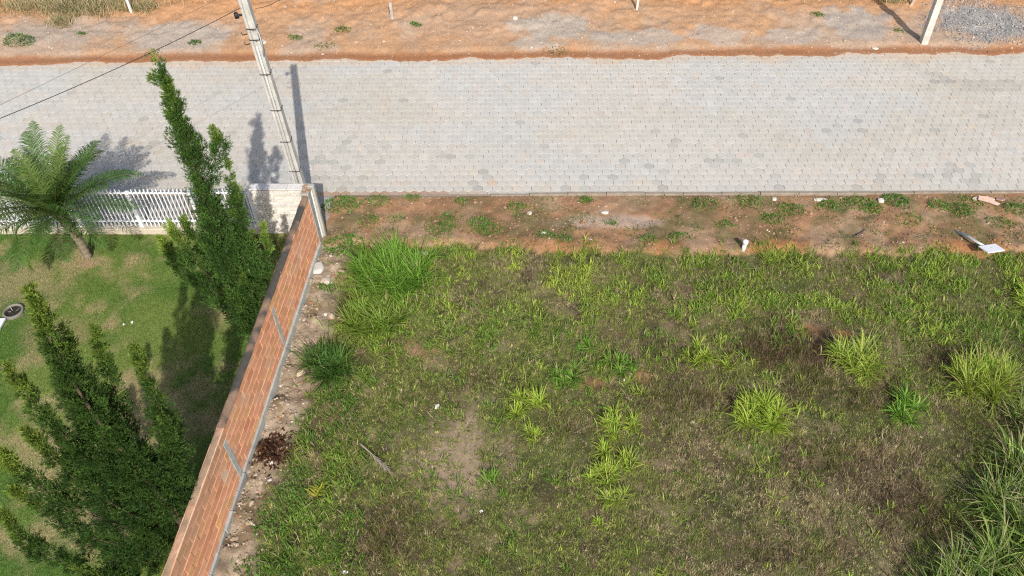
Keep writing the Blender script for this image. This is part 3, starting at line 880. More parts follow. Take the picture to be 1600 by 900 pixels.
conifer('tall twisted conifer by the white fence with a bare-necked leaning tip', (-5.5, T1Y, 0), [
    ([(405, 490, T1Y), (355, 400, T1Y), (318, 310, T1Y), (290, 220, T1Y), (270, 160, T1Y), (259, 128, T1Y)], .38, .35),
    ([(264, 134, T1Y), (256, 116, T1Y), (243, 97, T1Y)], .13, .6),
    ([(266, 138, T1Y), (254, 130, T1Y), (239, 121, T1Y)], .09, .6),
    ([(398, 470, T1Y), (372, 420, T1Y + .1), (340, 350, T1Y + .1), (312, 290, T1Y)], .62, .1),
    ([(330, 330, T1Y), (322, 285, T1Y + .1), (337, 245, T1Y + .1), (345, 225, T1Y + .1), (334, 202, T1Y + .1)], .25, .5),
    ([(312, 270, T1Y), (300, 235, T1Y), (280, 190, T1Y - .1), (262, 140, T1Y)], .22, .3),
    ([(385, 430, T1Y), (375, 370, T1Y + .25), (365, 310, T1Y + .25), (355, 255, T1Y + .25)], .20, .4),
    ([(392, 440, T1Y), (382, 390, T1Y + .3), (374, 330, T1Y + .3), (370, 290, T1Y + .3)], .20, .4),
    ([(395, 480, T1Y), (365, 430, T1Y - .1), (335, 380, T1Y - .1), (318, 330, T1Y - .1)], .40, .1),
    ([(408, 470, T1Y + .1), (414, 430, T1Y + .3), (416, 395, T1Y + .35), (411, 352, T1Y + .35)], .17, .8),
    ([(400, 490, T1Y), (345, 462, T1Y - .4), (300, 432, T1Y - .5), (270, 400, T1Y - .5), (250, 372, T1Y - .5)], .27, .9),
    ([(395, 480, T1Y), (350, 450, T1Y - .2), (310, 415, T1Y - .3), (285, 380, T1Y - .3), (264, 352, T1Y - .3)], .22, 1.0),
    ([(395, 470, T1Y), (350, 435, T1Y), (318, 400, T1Y), (300, 365, T1Y), (288, 345, T1Y)], .22, .5),
    ([(405, 515, T1Y), (385, 500, T1Y - .3), (368, 478, T1Y - .4), (352, 455, T1Y - .4)], .42, .2),
    ([(402, 510, T1Y), (395, 490, T1Y - .2), (385, 462, T1Y - .2), (380, 435, T1Y - .2)], .40, .3),
    ([(400, 470, T1Y), (396, 430, T1Y + .2), (393, 395, T1Y + .3), (392, 362, T1Y + .3)], .16, .4),
], 3, 58, .80, 1.3)
T2Y = 5.95
conifer('broad many-tipped conifer at the bottom left against the brick wall', (-5.62, T2Y, 0), [
    ([(285, 820, T2Y), (225, 745, T2Y), (165, 672, T2Y), (110, 590, T2Y), (75, 520, T2Y), (50, 456, T2Y)], .36, .9),
    ([(270, 800, T2Y), (215, 740, T2Y), (160, 690, T2Y), (120, 640, T2Y), (92, 580, T2Y)], .46, .2),
    ([(200, 720, T2Y), (150, 650, T2Y + .2), (120, 580, T2Y + .2), (102, 512, T2Y + .2)], .24, .4),
    ([(185, 690, T2Y), (160, 640, T2Y + .2), (143, 572, T2Y + .2)], .24, .3),
    ([(270, 790, T2Y), (225, 720, T2Y + .35), (190, 640, T2Y + .4), (168, 570, T2Y + .4), (148, 518, T2Y + .4)], .20, .7),
    ([(290, 800, T2Y), (280, 740, T2Y + .35), (265, 680, T2Y + .35), (238, 610, T2Y + .35), (210, 545, T2Y + .35)], .33, .6),
    ([(285, 810, T2Y), (276, 760, T2Y + .25), (268, 700, T2Y + .25), (255, 650, T2Y + .25)], .36, .2),
    ([(250, 800, T2Y), (180, 740, T2Y - .2), (110, 690, T2Y - .25), (55, 630, T2Y - .25), (14, 576, T2Y - .25)], .28, .9),
    ([(260, 810, T2Y), (200, 770, T2Y - .2), (140, 730, T2Y - .2), (90, 680, T2Y - .2)], .36, .2),
    ([(260, 830, T2Y), (190, 795, T2Y - .4), (125, 755, T2Y - .4), (78, 710, T2Y - .4), (42, 674, T2Y - .4)], .23, .9),
    ([(260, 840, T2Y), (170, 815, T2Y - .5), (100, 785, T2Y - .6), (40, 745, T2Y - .6), (1, 706, T2Y - .6)], .24, 1.0),
    ([(250, 860, T2Y), (180, 850, T2Y - .6), (110, 825, T2Y - .7), (60, 790, T2Y - .7), (20, 765, T2Y - .7)], .20, .9),
    ([(250, 880, T2Y), (160, 890, T2Y - .6), (80, 870, T2Y - .8), (35, 840, T2Y - .8), (2, 800, T2Y - .8)], .26, .7),
    ([(280, 840, T2Y), (240, 800, T2Y), (200, 760, T2Y), (165, 720, T2Y)], .52, .15),
    ([(290, 860, T2Y), (250, 840, T2Y - .2), (210, 810, T2Y - .2), (180, 780, T2Y - .2)], .46, .15),
    ([(290, 880, T2Y), (235, 880, T2Y - .4), (180, 860, T2Y - .5), (140, 840, T2Y - .5)], .42, .3),
    ([(285, 900, T2Y - .2), (230, 915, T2Y - .6), (170, 905, T2Y - .8), (120, 890, T2Y - .9)], .38, .5),
    ([(285, 870, T2Y + .1), (275, 830, T2Y + .3), (265, 790, T2Y + .3)], .36, .3),
], 7, 62, .66)

# ------------------------------------------------------------------ palm
def palm():
    b0 = G(138, 402); rng = np.random.default_rng(21)
    crown = AT(90, 332, b0[1] - .05)
    root = empty('palm_tree', b0); tag(root, 'feathery green palm on the lawn in front of the white fence', 'tree')
    cz = crown - b0
    P = smooth_path([(0, 0, -.1), (0.02, 0, .5), (-.02, 0, 1.0), tuple(cz)], 40)
    s = np.linspace(0, 1, 40)
    R = .085 + .035 * s + .012 * np.sin(s * 75) + .02 * np.exp(-s * 14)
    b = MB(); b.tube(P, R, 12, (.23, .19, .14)); b.build('trunk', M['bark'], root, True)
    # old leaf bases wrapped round the upper trunk
    n = 110; k = rng.integers(16, 40, n)
    V, Q, T, C = blades(P[k] + np.stack([np.cos(k * 2.4), np.sin(k * 2.4), k * 0], 1) * (R[k] * .7)[:, None], k * 2.4, rng.uniform(.2, .7, n), rng.uniform(-.2, .3, n), rng.uniform(.14, .26, n), .055,
                        vary(mixc((.20, .10, .035), (.15, .12, .05), rng.random(n)), n, .2), 2)
    mesh_np('leaf_base', V, Q, T, M['dry'], C, root)
    nf = 42
    for i in range(nf):
        f = i / (nf - 1)
        az = i * 2.39996 + rng.normal(0, .12)
        th = .18 + .98 * f ** .8 + rng.normal(0, .07)             # lean from upright
        Lf = rng.uniform(1.75, 2.15) * (.86 if f < .12 else 1)
        droop = .60 + .45 * f + rng.normal(0, .1)
        if i in (nf - 1, nf - 4): th += .5; droop += .7; Lf *= .8
        m = 48
        t = np.linspace(0, 1, m)
        ang = th + droop * t ** 1.5
        st = Lf / (m - 1)
        h = np.concatenate([[0], np.cumsum(np.sin(ang[:-1]) * st)]); z = np.concatenate([[0], np.cumsum(np.cos(ang[:-1]) * st)])
        rach = cz + np.stack([np.cos(az) * (h + .05), np.sin(az) * (h + .05), z - .03], 1)
        mb = MB(); idx = np.linspace(0, m - 1, 14).astype(int)
        mb.tube(rach[idx], np.linspace(.014, .003, 14), 5, (.17, .19, .06))
        tg = nrm(np.gradient(rach, axis=0)); side = np.tile(np.array([[-np.sin(az), np.cos(az), 0]]), (m, 1)); up = nrm(np.cross(tg, side)); up = np.where(up[:, 2:3] < 0, -up, up)
        kk = np.arange(5, m); col = np.array([.068, .140, .030]) if rng.random() > .35 else np.array([.120, .185, .042])
        for sg in (-1, 1):
            for rep in (0, .5):
                p = rach[kk] + tg[kk] * st * rep
                tt = t[kk]
                dirv = nrm(tg[kk] * rng.uniform(.55, .95, (len(kk), 1)) + side[kk] * sg + up[kk] * rng.uniform(.1, .5, (len(kk), 1)) + rng.normal(0, .08, (len(kk), 3)))
                ll = .36 * np.sin(np.clip(tt * .93 + .08, 0, 1) * math.pi) ** .55 * rng.uniform(.85, 1.12, len(kk)) + .03
                w = nrm(np.cross(dirv, up[kk])) * .0078
                mid = p + dirv * (ll * .5)[:, None]; tip = p + dirv * ll[:, None] - np.array([[0, 0, 1]]) * (ll * .3)[:, None]
                Vv = np.stack([p - w * .6, p + w * .6, mid + w, mid - w, tip], 1).reshape(-1, 3)
                o5 = (np.arange(len(kk)) * 5)[:, None]
                cc = np.repeat(vary(col, len(kk), .16, .05, rng), 5, 0)
                mb.add(Vv, o5 + np.array([[0, 1, 2, 3]]), o5 + np.array([[3, 2, 4]]), cc)
        mb.build('frond', M['palm'], root)
palm()

# ------------------------------------------------------------------ grass and weeds
def on_land(xy):
    return np.column_stack([xy, height(xy[:, 0], xy[:, 1])])
def scatter(n, y0, y1, keep, xa=None, xb=None):
    Y = RNG.uniform(y0, y1, n); W = xlim(Y) + .9
    lo = -W if xa is None else np.maximum(-W, xa(Y)); hi = W if xb is None else np.minimum(W, xb(Y))
    ok = hi > lo
    X = lo + (hi - lo) * RNG.random(n)
    p = RNG.random(n)
    m = ok & (p < keep(X, Y) * np.clip((hi - lo) / 26.0, 0, 1) * 1.0)
    return np.column_stack([X[m], Y[m]])
def stuff(name, parts, mat, label=None, cat=None):
    b = MB()
    for V, Q, T, C in parts: b.add(V, Q, T, C)
    o = b.build(name, M[mat])
    return tag(o, label, cat, None, 'stuff')

# lawn: short mown blades, colour follows the patches of green and straw
xy = scatter(620000, 4.6, 13.93, lambda X, Y: np.full(X.shape, 1.0), None, lambda Y: Xw(Y) - .16)
c = land_colour(xy[:, 0], xy[:, 1]) * np.exp(RNG.normal(0.08, .36, (len(xy), 1))) * np.exp(RNG.normal(0, .06, (len(xy), 3)))
n = len(xy)
stuff('lawn_grass', [blades(on_land(xy), RNG.uniform(0, 6.28, n), RNG.uniform(.3, 1.2, n), RNG.uniform(0, .5, n), RNG.uniform(.025, .055, n), RNG.uniform(.008, .014, n), c, 1)], 'leaf',
      'short mown lawn grass with straw patches left of the brick wall', 'grass')

# lot: low dry mat
def lot_keep(X, Y):
    dw = X - Xw(Y)
    k = sst(.5, 1.0, dw + (fbm(X, Y, 0.7, 77, 3) - 0.5) * 0.6)
    k = k * sst(.10, -.05, Y - Ye(X))
    for q in ((930, 600, .4, .25), (1265, 515, .4, .22), (1010, 592, .3, .2), (660, 545, .4, .25), (1100, 478, .5, .15), (1320, 520, .3, .15), (960, 560, .3, .15)):
        k = k * (1 - .8 * blob(X, Y, *q, .6, int(q[0])))
    k = k * (1 - .75 * blob(X, Y, 700, 720, 1.1, 1.2, .6, 700)) * (.45 + .55 * sst(.3, .5, fbm(X, Y, .5, 201, 3)))
    return k
cl = scatter(150000, 4.4, 13.7, lot_keep, lambda Y: Xw(Y) + .02)
k = RNG.integers(5, 11, len(cl)); idx = np.repeat(np.arange(len(cl)), k); n = len(idx)
xy = cl[idx] + RNG.normal(0, .022, (n, 2))
gr = sst(.36, .60, fbm(cl[:, 0], cl[:, 1], 1.3, 202, 4) + .16 * sst(2, -3, cl[:, 0]) + .12 * sst(8.5, 11.5, cl[:, 1]))
pick = RNG.random(len(cl)) < .22 + .62 * gr - .5 * dead_and_shaded(cl[:, 0], cl[:, 1])
u = RNG.random(len(cl))
greenc = mixc((.13, .175, .042), (.335, .36, .095), u); dryc = mixc((.19, .145, .08), (.57, .465, .29), u ** 1.4)
c = (np.where(pick[:, None], greenc, dryc) * np.exp(RNG.normal(0, .30, (len(cl), 1))))[idx] * np.exp(RNG.normal(0, .15, (n, 1)))
dead_shade = dead_and_shaded(cl[:, 0], cl[:, 1]); c = mixc(c, c * np.array([.50, .43, .42]), dead_shade[idx])
tall = (1 + .9 * dead_shade[idx]) * (.55 + .9 * sst(.35, .7, fbm(cl[:, 0], cl[:, 1], .3, 203, 2)))[idx]
stuff('lot_mat', [blades(on_land(xy), RNG.uniform(0, 6.28, n), RNG.uniform(.2, 1.3, n), RNG.uniform(0, .6, n), RNG.uniform(.035, .10, n) * tall, RNG.uniform(.009, .017, n), c, 1)], 'leaf',
      'low patchy olive and brown ground mat covering the vacant lot', 'grass')

# lot: medium yellow-green grass in loose clusters, thick towards the verge
def mid_keep(X, Y):
    k = sst(9.6, 12.2, Y) * sst(-.5, 2.0, X - 0.0) * 1.0
    k = np.maximum(k, sst(9.2, 11.0, Y) * sst(3.4, 5.2, X) * .8)
    k = np.maximum(k, .45 * sst(8.4, 10.4, Y))
    k = np.maximum(k, .8 * sst(1.6, .1, np.abs(X - Xw(Y) - 1.6)))
    k = np.maximum(k, .9 * sst(.5, .05, np.abs(Y - Ye(X) + .25)))
    k = np.maximum(k, .09)
    k = k * np.maximum(sst(.08, -.04, Y - Ye(X)), .45 * sst(.5, .05, Y - Ye(X)) * sst(.5, .62, fbm(X, Y, .5, 213, 3))) * sst(.55, 1.0, X - Xw(Y))
    return k * sst(.40, .60, fbm(X, Y, .42, 210, 3)) * (1 - .8 * dead_and_shaded(X, Y))
cl = scatter(34000, 4.4, 14.1, mid_keep, lambda Y: Xw(Y) + .5)
k = RNG.integers(5, 13, len(cl)); idx = np.repeat(np.arange(len(cl)), k)
xy = cl[idx] + RNG.normal(0, .045, (len(idx), 2)); n = len(idx)
hue = np.clip(fbm(cl[:, 0], cl[:, 1], 1.8, 212, 3) * .8 + RNG.normal(0, .18, len(cl)), 0, 1)[idx]
c = mixc((.13, .225, .032), (.35, .42, .062), sst(.15, .75, hue)) * np.exp(RNG.normal(0, .2, (n, 1)))
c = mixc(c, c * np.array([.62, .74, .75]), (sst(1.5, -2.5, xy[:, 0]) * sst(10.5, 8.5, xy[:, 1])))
c[RNG.random(n) < .07] = (.42, .35, .2)
sc = RNG.uniform(.7, 1.25, len(cl))[idx]
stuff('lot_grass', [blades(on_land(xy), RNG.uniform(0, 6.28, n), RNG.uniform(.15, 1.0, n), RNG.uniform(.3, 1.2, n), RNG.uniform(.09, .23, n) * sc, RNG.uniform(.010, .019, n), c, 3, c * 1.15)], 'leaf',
      'knee-low yellow-green grass spread over the back of the lot', 'grass')

# tufts one can tell apart
def tuft(px, py, rpx, h, nb, col, label, name='grass_tuft', w=.016, dry=.06, bend=(.4, 1.3), lean=(.1, 1.05), group='grass tufts on the vacant lot', stalks=0, ry=.9, spread=.68):
    p = G(px, py); rng = np.random.default_rng(int(px * 7 + py))
    z = float(height(p[0], p[1])); D = p[1] * _c + CAMH * _s
    r = rpx * D / FPX
    root = empty(name, (p[0], p[1], z)); tag(root, label, 'grass' if name == 'grass_tuft' else 'plant', group)
    nb = int(nb * 1.6); h *= 1.12; ncn = max(4, nb // 30); ca_ = rng.uniform(0, 6.28, ncn); cq = np.sqrt(rng.random(ncn)) * spread * r
    ci = rng.integers(0, ncn, nb); q = cq[ci]; a = ca_[ci]
    P = np.column_stack([q * np.cos(a), q * np.sin(a) * ry, np.full(nb, -.02)]); halo = rng.random(nb) < .12; P[:, :2] += rng.normal(0, .022, (nb, 2)) + halo[:, None] * np.clip(rng.normal(0, .38 * r, (nb, 2)), -.7 * r, .7 * r)
    P[:, 2] = height(P[:, 0] + p[0], P[:, 1] + p[1]) - z - .01
    az = rng.uniform(0, 6.28, nb) * .6 + a * .4 + rng.normal(0, .9, nb)
    f = rng.random(nb)
    c = vary(mixc(np.array(col) * .72, np.array(col) * 1.12, rng.random(nb)), nb, .13, .05, rng)
    dr = rng.random(nb) < dry; c[dr] = vary((.40, .31, .17), dr.sum(), .15, .05, rng)
    L = h * rng.uniform(.5, 1.2, nb) * (.7 + .5 * rng.random(ncn))[ci] * np.where(halo, .6, 1)
    V, Q, T, C = blades(P, az, lean[0] * 1.0 + (lean[1] - lean[0]) * f * rng.uniform(.5, 1.1, nb), rng.uniform(*bend, nb), L, w * rng.uniform(.7, 1.25, nb), c, 4, c * 1.12, rng.normal(0, .25, nb))
    tag(mesh_np('blades', V, Q, T, M['leaf'], C, root), kind='stuff')
    if stalks:
        a = rng.uniform(0, 6.28, stalks); P = np.column_stack([.2 * r * np.cos(a), .2 * r * np.sin(a), np.zeros(stalks)])
        V, Q, T, C = blades(P, a, rng.uniform(.2, .8, stalks), rng.uniform(.2, .6, stalks), h * rng.uniform(1.5, 2.2, stalks), .006, (.45, .37, .22), 5)
        mesh_np('seed_stalk', V, Q, T, M['dry'], C, root)
LIME, GRN, DEEP, YEL = (.33, .43, .058), (.16, .30, .038), (.078, .16, .030), (.33, .42, .066)
tuft(515, 572, 46, .50, 420, DEEP, 'dark green strappy clump at the rubble beside the brick wall', w=.02, dry=.01)
tuft(615, 430, 72, .62, 1300, GRN, 'largest lush green clump, nearest the verge left of centre', w=.018, dry=.02, lean=(.05, .9))
tuft(590, 492, 70, .50, 900, (.20, .295, .045), 'wide bright green clump just in front of the largest lush clump', w=.017, dry=.03)
tuft(1186, 650, 46, .40, 620, LIME, 'round lime green tussock alone on the brown mat right of centre', dry=.05)
tuft(820, 636, 36, .30, 260, LIME, 'flat lime tuft directly above a smaller pale tuft', dry=.03)
tuft(885, 586, 30, .33, 190, GRN, 'vivid mid-green tuft up and right of the flat lime tuft')
tuft(838, 684, 22, .22, 90, LIME, 'small pale tuft just below the flat lime tuft')
tuft(966, 664, 42, .28, 240, LIME, 'loose wide lime tuft at the top of the chain of tufts')
tuft(952, 700, 20, .22, 80, LIME, 'small lime tuft second in the chain of tufts')
tuft(936, 742, 32, .26, 190, LIME, 'left tuft of the pair midway down the chain of tufts')
tuft(984, 722, 24, .24, 110, LIME, 'right tuft of the pair midway down the chain of tufts')
tuft(958, 776, 24, .24, 120, YEL, 'yellowish tuft near the foot of the chain of tufts')
tuft(940, 818, 13, .2, 46, LIME, 'tiny tuft at the lower end of the chain of tufts')
tuft(765, 748, 15, .24, 60, GRN, 'small upright tuft beside the bare brown patch')
tuft(912, 546, 18, .24, 80, GRN, 'small green tuft above the vivid mid-green tuft')
tuft(968, 572, 30, .27, 150, GRN, 'spreading green tuft right of the vivid mid-green tuft')
tuft(1090, 556, 30, .28, 160, LIME, 'loose green tuft left of the dark brown patch')
tuft(1138, 570, 16, .22, 70, LIME, 'small narrow tuft touching the dark brown patch')
tuft(1342, 562, 52, .46, 520, YEL, 'tall yellow-green tussock with pale dry stalks at its left', stalks=14, dry=.06)
tuft(1536, 596, 58, .55, 800, YEL, 'thick yellow tussock at the right edge with straw skirt', stalks=8, dry=.10, bend=(.2, 1.0))
tuft(1415, 640, 38, .34, 200, GRN, 'open fresh green tuft between the two yellow tussocks', w=.02)
tuft(500, 772, 13, .22, 26, (.42, .42, .06), 'small yellow-leaved sprig in the grass near the dry leaf litter', w=.03, dry=0)
tuft(1600, 470, 34, .34, 190, LIME, 'lime tuft cut by the right edge below the white sign')

# tall grass in the bottom right corner
tp = []
for (px, py, nb, h) in ((1600, 735, 420, .95), (1660, 690, 380, 1.0), (1560, 800, 380, .85), (1630, 800, 420, 1.05), (1505, 915, 420, .75), (1570, 890, 420, .95), (1650, 880, 420, 1.1), (1470, 960, 360, .8),
                        (1700, 780, 380, 1.1), (1545, 975, 360, .95), (1640, 960, 360, 1.1), (1720, 880, 360, 1.1), (1610, 660, 240, .7), (1680, 620, 260, .8), (1600, 840, 400, 1.0)):
    nb = int(nb * .5); p = G(px, py); q = np.sqrt(RNG.random(nb)) * .36; a = RNG.uniform(0, 6.28, nb)
    xy = np.column_stack([p[0] + q * np.cos(a), p[1] + q * np.sin(a)])
    nb_ = nb
    c = mixc((.085, .17, .032), (.28, .355, .08), RNG.random(nb) ** 1.2) * np.exp(RNG.normal(0, .25, (nb, 1)))
    d = RNG.random(nb) < .10; c[d] = (.42, .36, .21)
    tp.append(blades(on_land(xy), a + RNG.normal(0, .9, nb), RNG.uniform(.05, .7, nb), RNG.uniform(.3, 1.5, nb), h * RNG.uniform(.5, 1.15, nb), RNG.uniform(.009, .023, nb), c, 5, c * 1.15, RNG.normal(0, .4, nb)))
    ns = 16; a = RNG.uniform(0, 6.28, ns); xy = np.column_stack([p[0] + .2 * np.cos(a), p[1] + .2 * np.sin(a)])
    tp.append(blades(on_land(xy), a + RNG.normal(0, .6, ns), RNG.uniform(.1, .6, ns), RNG.uniform(.2, .8, ns), h * RNG.uniform(1.1, 1.6, ns), .006, (.46, .41, .26), 5))
stuff('tall_grass', tp, 'leaf', 'tall tangled grass filling the bottom right corner', 'grass')

# leafy weeds: small rounded leaves on low domes
def weed_parts(px, py, r, n, col, rng, h=.12):
    p = G(px, py); a = rng.uniform(0, 6.28, n); q = np.sqrt(rng.random(n)) * r
    xy = np.column_stack([p[0] + q * np.cos(a) * 1.25, p[1] + q * np.sin(a) * .8])
    P = on_land(xy); P[:, 2] += rng.random(n) * h * (1 - (q / r) ** 2)
    c = vary(col, n, .22, .06, rng)
    return blades(P, rng.uniform(0, 6.28, n), rng.uniform(.5, 1.5, n), rng.uniform(0, .5, n), rng.uniform(.035, .07, n), rng.uniform(.02, .036, n), c, 2)
WG = (.105, .21, .035)
wl = []
for (px, py, r, n) in ((590, 318, .3, 120), (645, 313, .15, 60), (690, 360, .28, 130), (700, 345, .2, 60), (765, 362, .3, 160), (750, 352, .22, 90), (806, 328, .25, 90), (850, 372, .2, 50), (880, 378, .2, 60), (955, 352, .1, 30),
                       (1100, 324, .3, 80), (1170, 318, .32, 150), (1205, 345, .25, 110), (1235, 330, .3, 140), (1295, 325, .25, 110), (1340, 320, .35, 170), (1360, 328, .25, 130), (1465, 325, .25, 110), (1500, 332, .3, 130),
                       (1520, 318, .25, 90), (1585, 330, .28, 150), (1130, 355, .2, 60), (1060, 372, .2, 50), (915, 316, .15, 60), (720, 317, .15, 50), (575, 350, .25, 60), (620, 345, .2, 50), (1420, 345, .3, 60), (1560, 350, .3, 80),
                       (505, 545, .2, 60), (510, 450, .2, 90), (440, 800, .35, 260), (455, 770, .25, 160), (425, 830, .25, 120), (470, 740, .2, 80), (400, 890, .3, 90), (690, 395, .3, 90), (1010, 380, .2, 60)):
    wl.append(weed_parts(px, py, r, int(n * 1.1), WG, RNG))
    p = G(px, py); q = RNG.normal(0, .6 * r, (int(n * .9), 2)); m_ = len(q)
    wl.append(blades(on_land(q * np.array([1.4, .8]) + p[:2]), RNG.uniform(0, 6.28, m_), RNG.uniform(.2, 1.2, m_), RNG.uniform(.2, .9, m_), RNG.uniform(.05, .15, m_), RNG.uniform(.009, .016, m_), vary((.16, .25, .05), m_, .25), 2))
xy = scatter(16000, 13.2, 15.3, lambda X, Y: sst(.0, .2, Y - Ye(X)) * sst(.50, .66, fbm(X, Y, .5, 220, 3)) * sst(15.38, 15.2, Y), lambda Y: Xw(Y) + .1)
n = len(xy)
wl.append(blades(on_land(xy), RNG.uniform(0, 6.28, n), RNG.uniform(.3, 1.4, n), RNG.uniform(0, .6, n), RNG.uniform(.03, .07, n), RNG.uniform(.012, .028, n), vary((.12, .19, .04), n, .25), 2))
stuff('verge_weeds', wl, 'leaf', 'small green weeds creeping over the dirt verge and the wall foot', 'weeds')
def weed(px, py, r, n, col, label, h=.12, group='leafy weeds beside the street'):
    p = G(px, py); z = float(height(p[0], p[1])); rng = np.random.default_rng(int(px + py * 3))
    root = empty('weed', (p[0], p[1], z)); tag(root, label, 'plant', group)
    V, Q, T, C = weed_parts(px, py, r, n, col, rng, h)
    V = V - np.array([p[0], p[1], z])
    mesh_np('leaves', V, Q, T, M['leaf'], C, root)
    b = MB()
    for i in range(7):
        a = rng.uniform(0, 6.28); b.tube([(0, 0, -.02), (math.cos(a) * r * .4, math.sin(a) * r * .3, h * .5), (math.cos(a) * r * .8, math.sin(a) * r * .6, h * .55)], [.005, .004, .002], 4, (.13, .15, .05))
    b.build('stems', M['leaf'], root)
weed(542, 388, .45, 700, (.10, .22, .03), 'bright leafy weed at the foot of the wall end', .16)
weed(535, 322, .42, 520, WG, 'leafy weed patch at the kerb beside the wall end', .12)
weed(1395, 316, .30, 300, (.09, .20, .03), 'bushy weed at the kerb left of the pink tile shards', .2)
weed(33, 70, .42, 520, (.11, .21, .045), 'largest green weed on the grey soil at the far left', .3)
weed(130, 58, .13, 60, WG, 'tiny weed on the far bank right of the largest one', .1)
weed(306, 71, .18, 130, (.10, .19, .04), 'dark weed on the grey patch above the conifer tip', .12)
weed(238, 86, .25, 110, (.2, .22, .05), 'yellowish weed at the road edge above the conifer tip', .06)
weed(462, 62, .2, 110, WG, 'weed on the orange bank right of the tall pole', .1)
weed(536, 50, .24, 150, (.13, .2, .05), 'low weed left of the short grey concrete stake', .1)
weed(508, 76, .3, 90, (.2, .22, .06), 'sparse yellow weed near the road right of the tall pole', .06)
weed(650, 45, .16, 110, (.09, .18, .035), 'round weed right of the short grey concrete stake', .12)
weed(868, 82, .35, 70, (.18, .2, .06), 'thin weeds along the foot of the middle grey patch', .05)
weed(1275, 30, .2, 90, WG, 'weed left of the right-hand grey patch', .1)
weed(1403, 53, .15, 50, WG, 'small weed left of the slim pole foot', .1)
weed(738, 2, .2, 110, WG, 'weed cut by the top edge of the picture', .15)

# dry grass along the top of the bank
dp = []
for (px, py, rx, ry, n, h) in ((125, 22, 1.6, .5, 2600, .42), (130, 2, 3.0, .8, 2600, .5), (30, 20, 1.0, .4, 500, .35), (222, 22, .7, .3, 500, .35), (98, 42, .35, .25, 350, .35), (520, -8, .7, .3, 350, .35), (645, -2, .5, .3, 350, .4), (680, -10, .8, .3, 300, .35), (420, -8, .6, .3, 250, .3),
                          (1330, 0, 1.4, .3, 900, .3), (1390, 8, .5, .3, 300, .3), (900, 2, .8, .25, 260, .2), (1080, 0, 1.0, .25, 300, .2), (1220, 4, .8, .3, 260, .2), (1570, -10, 1.2, .4, 400, .3), (860, -14, 1.5, .4, 300, .3), (1130, -16, 2.0, .4, 350, .3)):
    p = G(px, py); X = p[0] + RNG.normal(0, rx * .5, n); Y = p[1] + RNG.normal(0, ry * .5, n)
    c = np.where((RNG.random(n) < .3)[:, None], (.20, .225, .08), mixc((.40, .32, .18), (.54, .45, .28), RNG.random(n))) * np.exp(RNG.normal(0, .18, (n, 1)))
    dp.append(blades(on_land(np.column_stack([X, Y])), RNG.uniform(0, 6.28, n), RNG.uniform(.1, .9, n), RNG.uniform(.2, 1.2, n), h * RNG.uniform(.5, 1.2, n), RNG.uniform(.008, .016, n), c, 3))
stuff('dry_grass', dp, 'dry', 'straw-coloured dry grass along the top of the dirt bank', 'grass')

# ------------------------------------------------------------------ stones, gravel, rubble
ICO_V = None
def ico():
    global ICO_V
    if ICO_V is None:
        t = (1 + 5 ** .5) / 2
        V = np.array([(-1, t, 0), (1, t, 0), (-1, -t, 0), (1, -t, 0), (0, -1, t), (0, 1, t), (0, -1, -t), (0, 1, -t), (t, 0, -1), (t, 0, 1), (-t, 0, -1), (-t, 0, 1)], float)
        V /= np.linalg.norm(V[0])
        F = np.array([(0, 11, 5), (0, 5, 1), (0, 1, 7), (0, 7, 10), (0, 10, 11), (1, 5, 9), (5, 11, 4), (11, 10, 2), (10, 7, 6), (7, 1, 8), (3, 9, 4), (3, 4, 2), (3, 2, 6), (3, 6, 8), (3, 8, 9), (4, 9, 5), (2, 4, 11), (6, 2, 10), (8, 6, 7), (9, 8, 1)])
        ICO_V = (V, F)
    return ICO_V
def pebbles(xy, size, C, flat=.6, sink=.3):
    V, F = ico(); n = len(xy)
    P = on_land(xy)
    S = size[:, None, None] * RNG.uniform(.65, 1.3, (n, 1, 3)) * np.array([1, 1, flat])
    W = V[None] * (1 + RNG.normal(0, .16, (n, 12, 1))) * S
    a = RNG.uniform(0, 6.28, n); ca, sa = np.cos(a)[:, None], np.sin(a)[:, None]
    X = W[:, :, 0] * ca - W[:, :, 1] * sa; Y = W[:, :, 0] * sa + W[:, :, 1] * ca
    W = np.stack([X + P[:, None, 0], Y + P[:, None, 1], W[:, :, 2] + P[:, None, 2] + (size * flat * (1 - 2 * sink))[:, None]], -1)
    T = (F[None] + (np.arange(n) * 12)[:, None, None]).reshape(-1, 3)
    return W.reshape(-1, 3), None, T, np.repeat(C, 12, 0)
# clods and mortar lumps along the wall foot
n = 1500
Y = RNG.uniform(3.8, 13.4, n); X = Xw(Y) + .04 + np.abs(RNG.normal(0, .36, n))
m = (X - Xw(Y) < .95) & (fbm(X, Y, .5, 230, 2) > .36); xy = np.column_stack([X[m], Y[m]]); n = len(xy)
c = mixc((.24, .185, .125), (.45, .36, .265), RNG.random(n) ** 1.4) * np.exp(RNG.normal(0, .12, (n, 1)))
r = RNG.random(n); c[r < .025] = (.36, .15, .08); c[r > .95] = (.58, .52, .45)
stuff('rubble', [pebbles(xy, np.exp(RNG.normal(-3.95, .55, n)), c, .6, .42)], 'stone', 'pale clods and mortar crumbs strewn along the foot of the brick wall', 'rubble')
# dead leaves
p = G(428, 708); n = 420
xy = np.column_stack([p[0] + RNG.normal(0, .17, n), p[1] + RNG.normal(0, .22, n)])
stuff('leaf_litter', [blades(on_land(xy) + np.array([0, 0, .03]), RNG.uniform(0, 6.28, n), RNG.uniform(.6, 1.7, n), RNG.uniform(0, .7, n), RNG.uniform(.04, .09, n), RNG.uniform(.02, .04, n), vary(mixc((.03, .016, .010), (.11, .055, .033), RNG.random(n)), n, .35), 2)], 'dry',
      'dark red-brown dead leaves heaped against the wall foot', 'leaves')
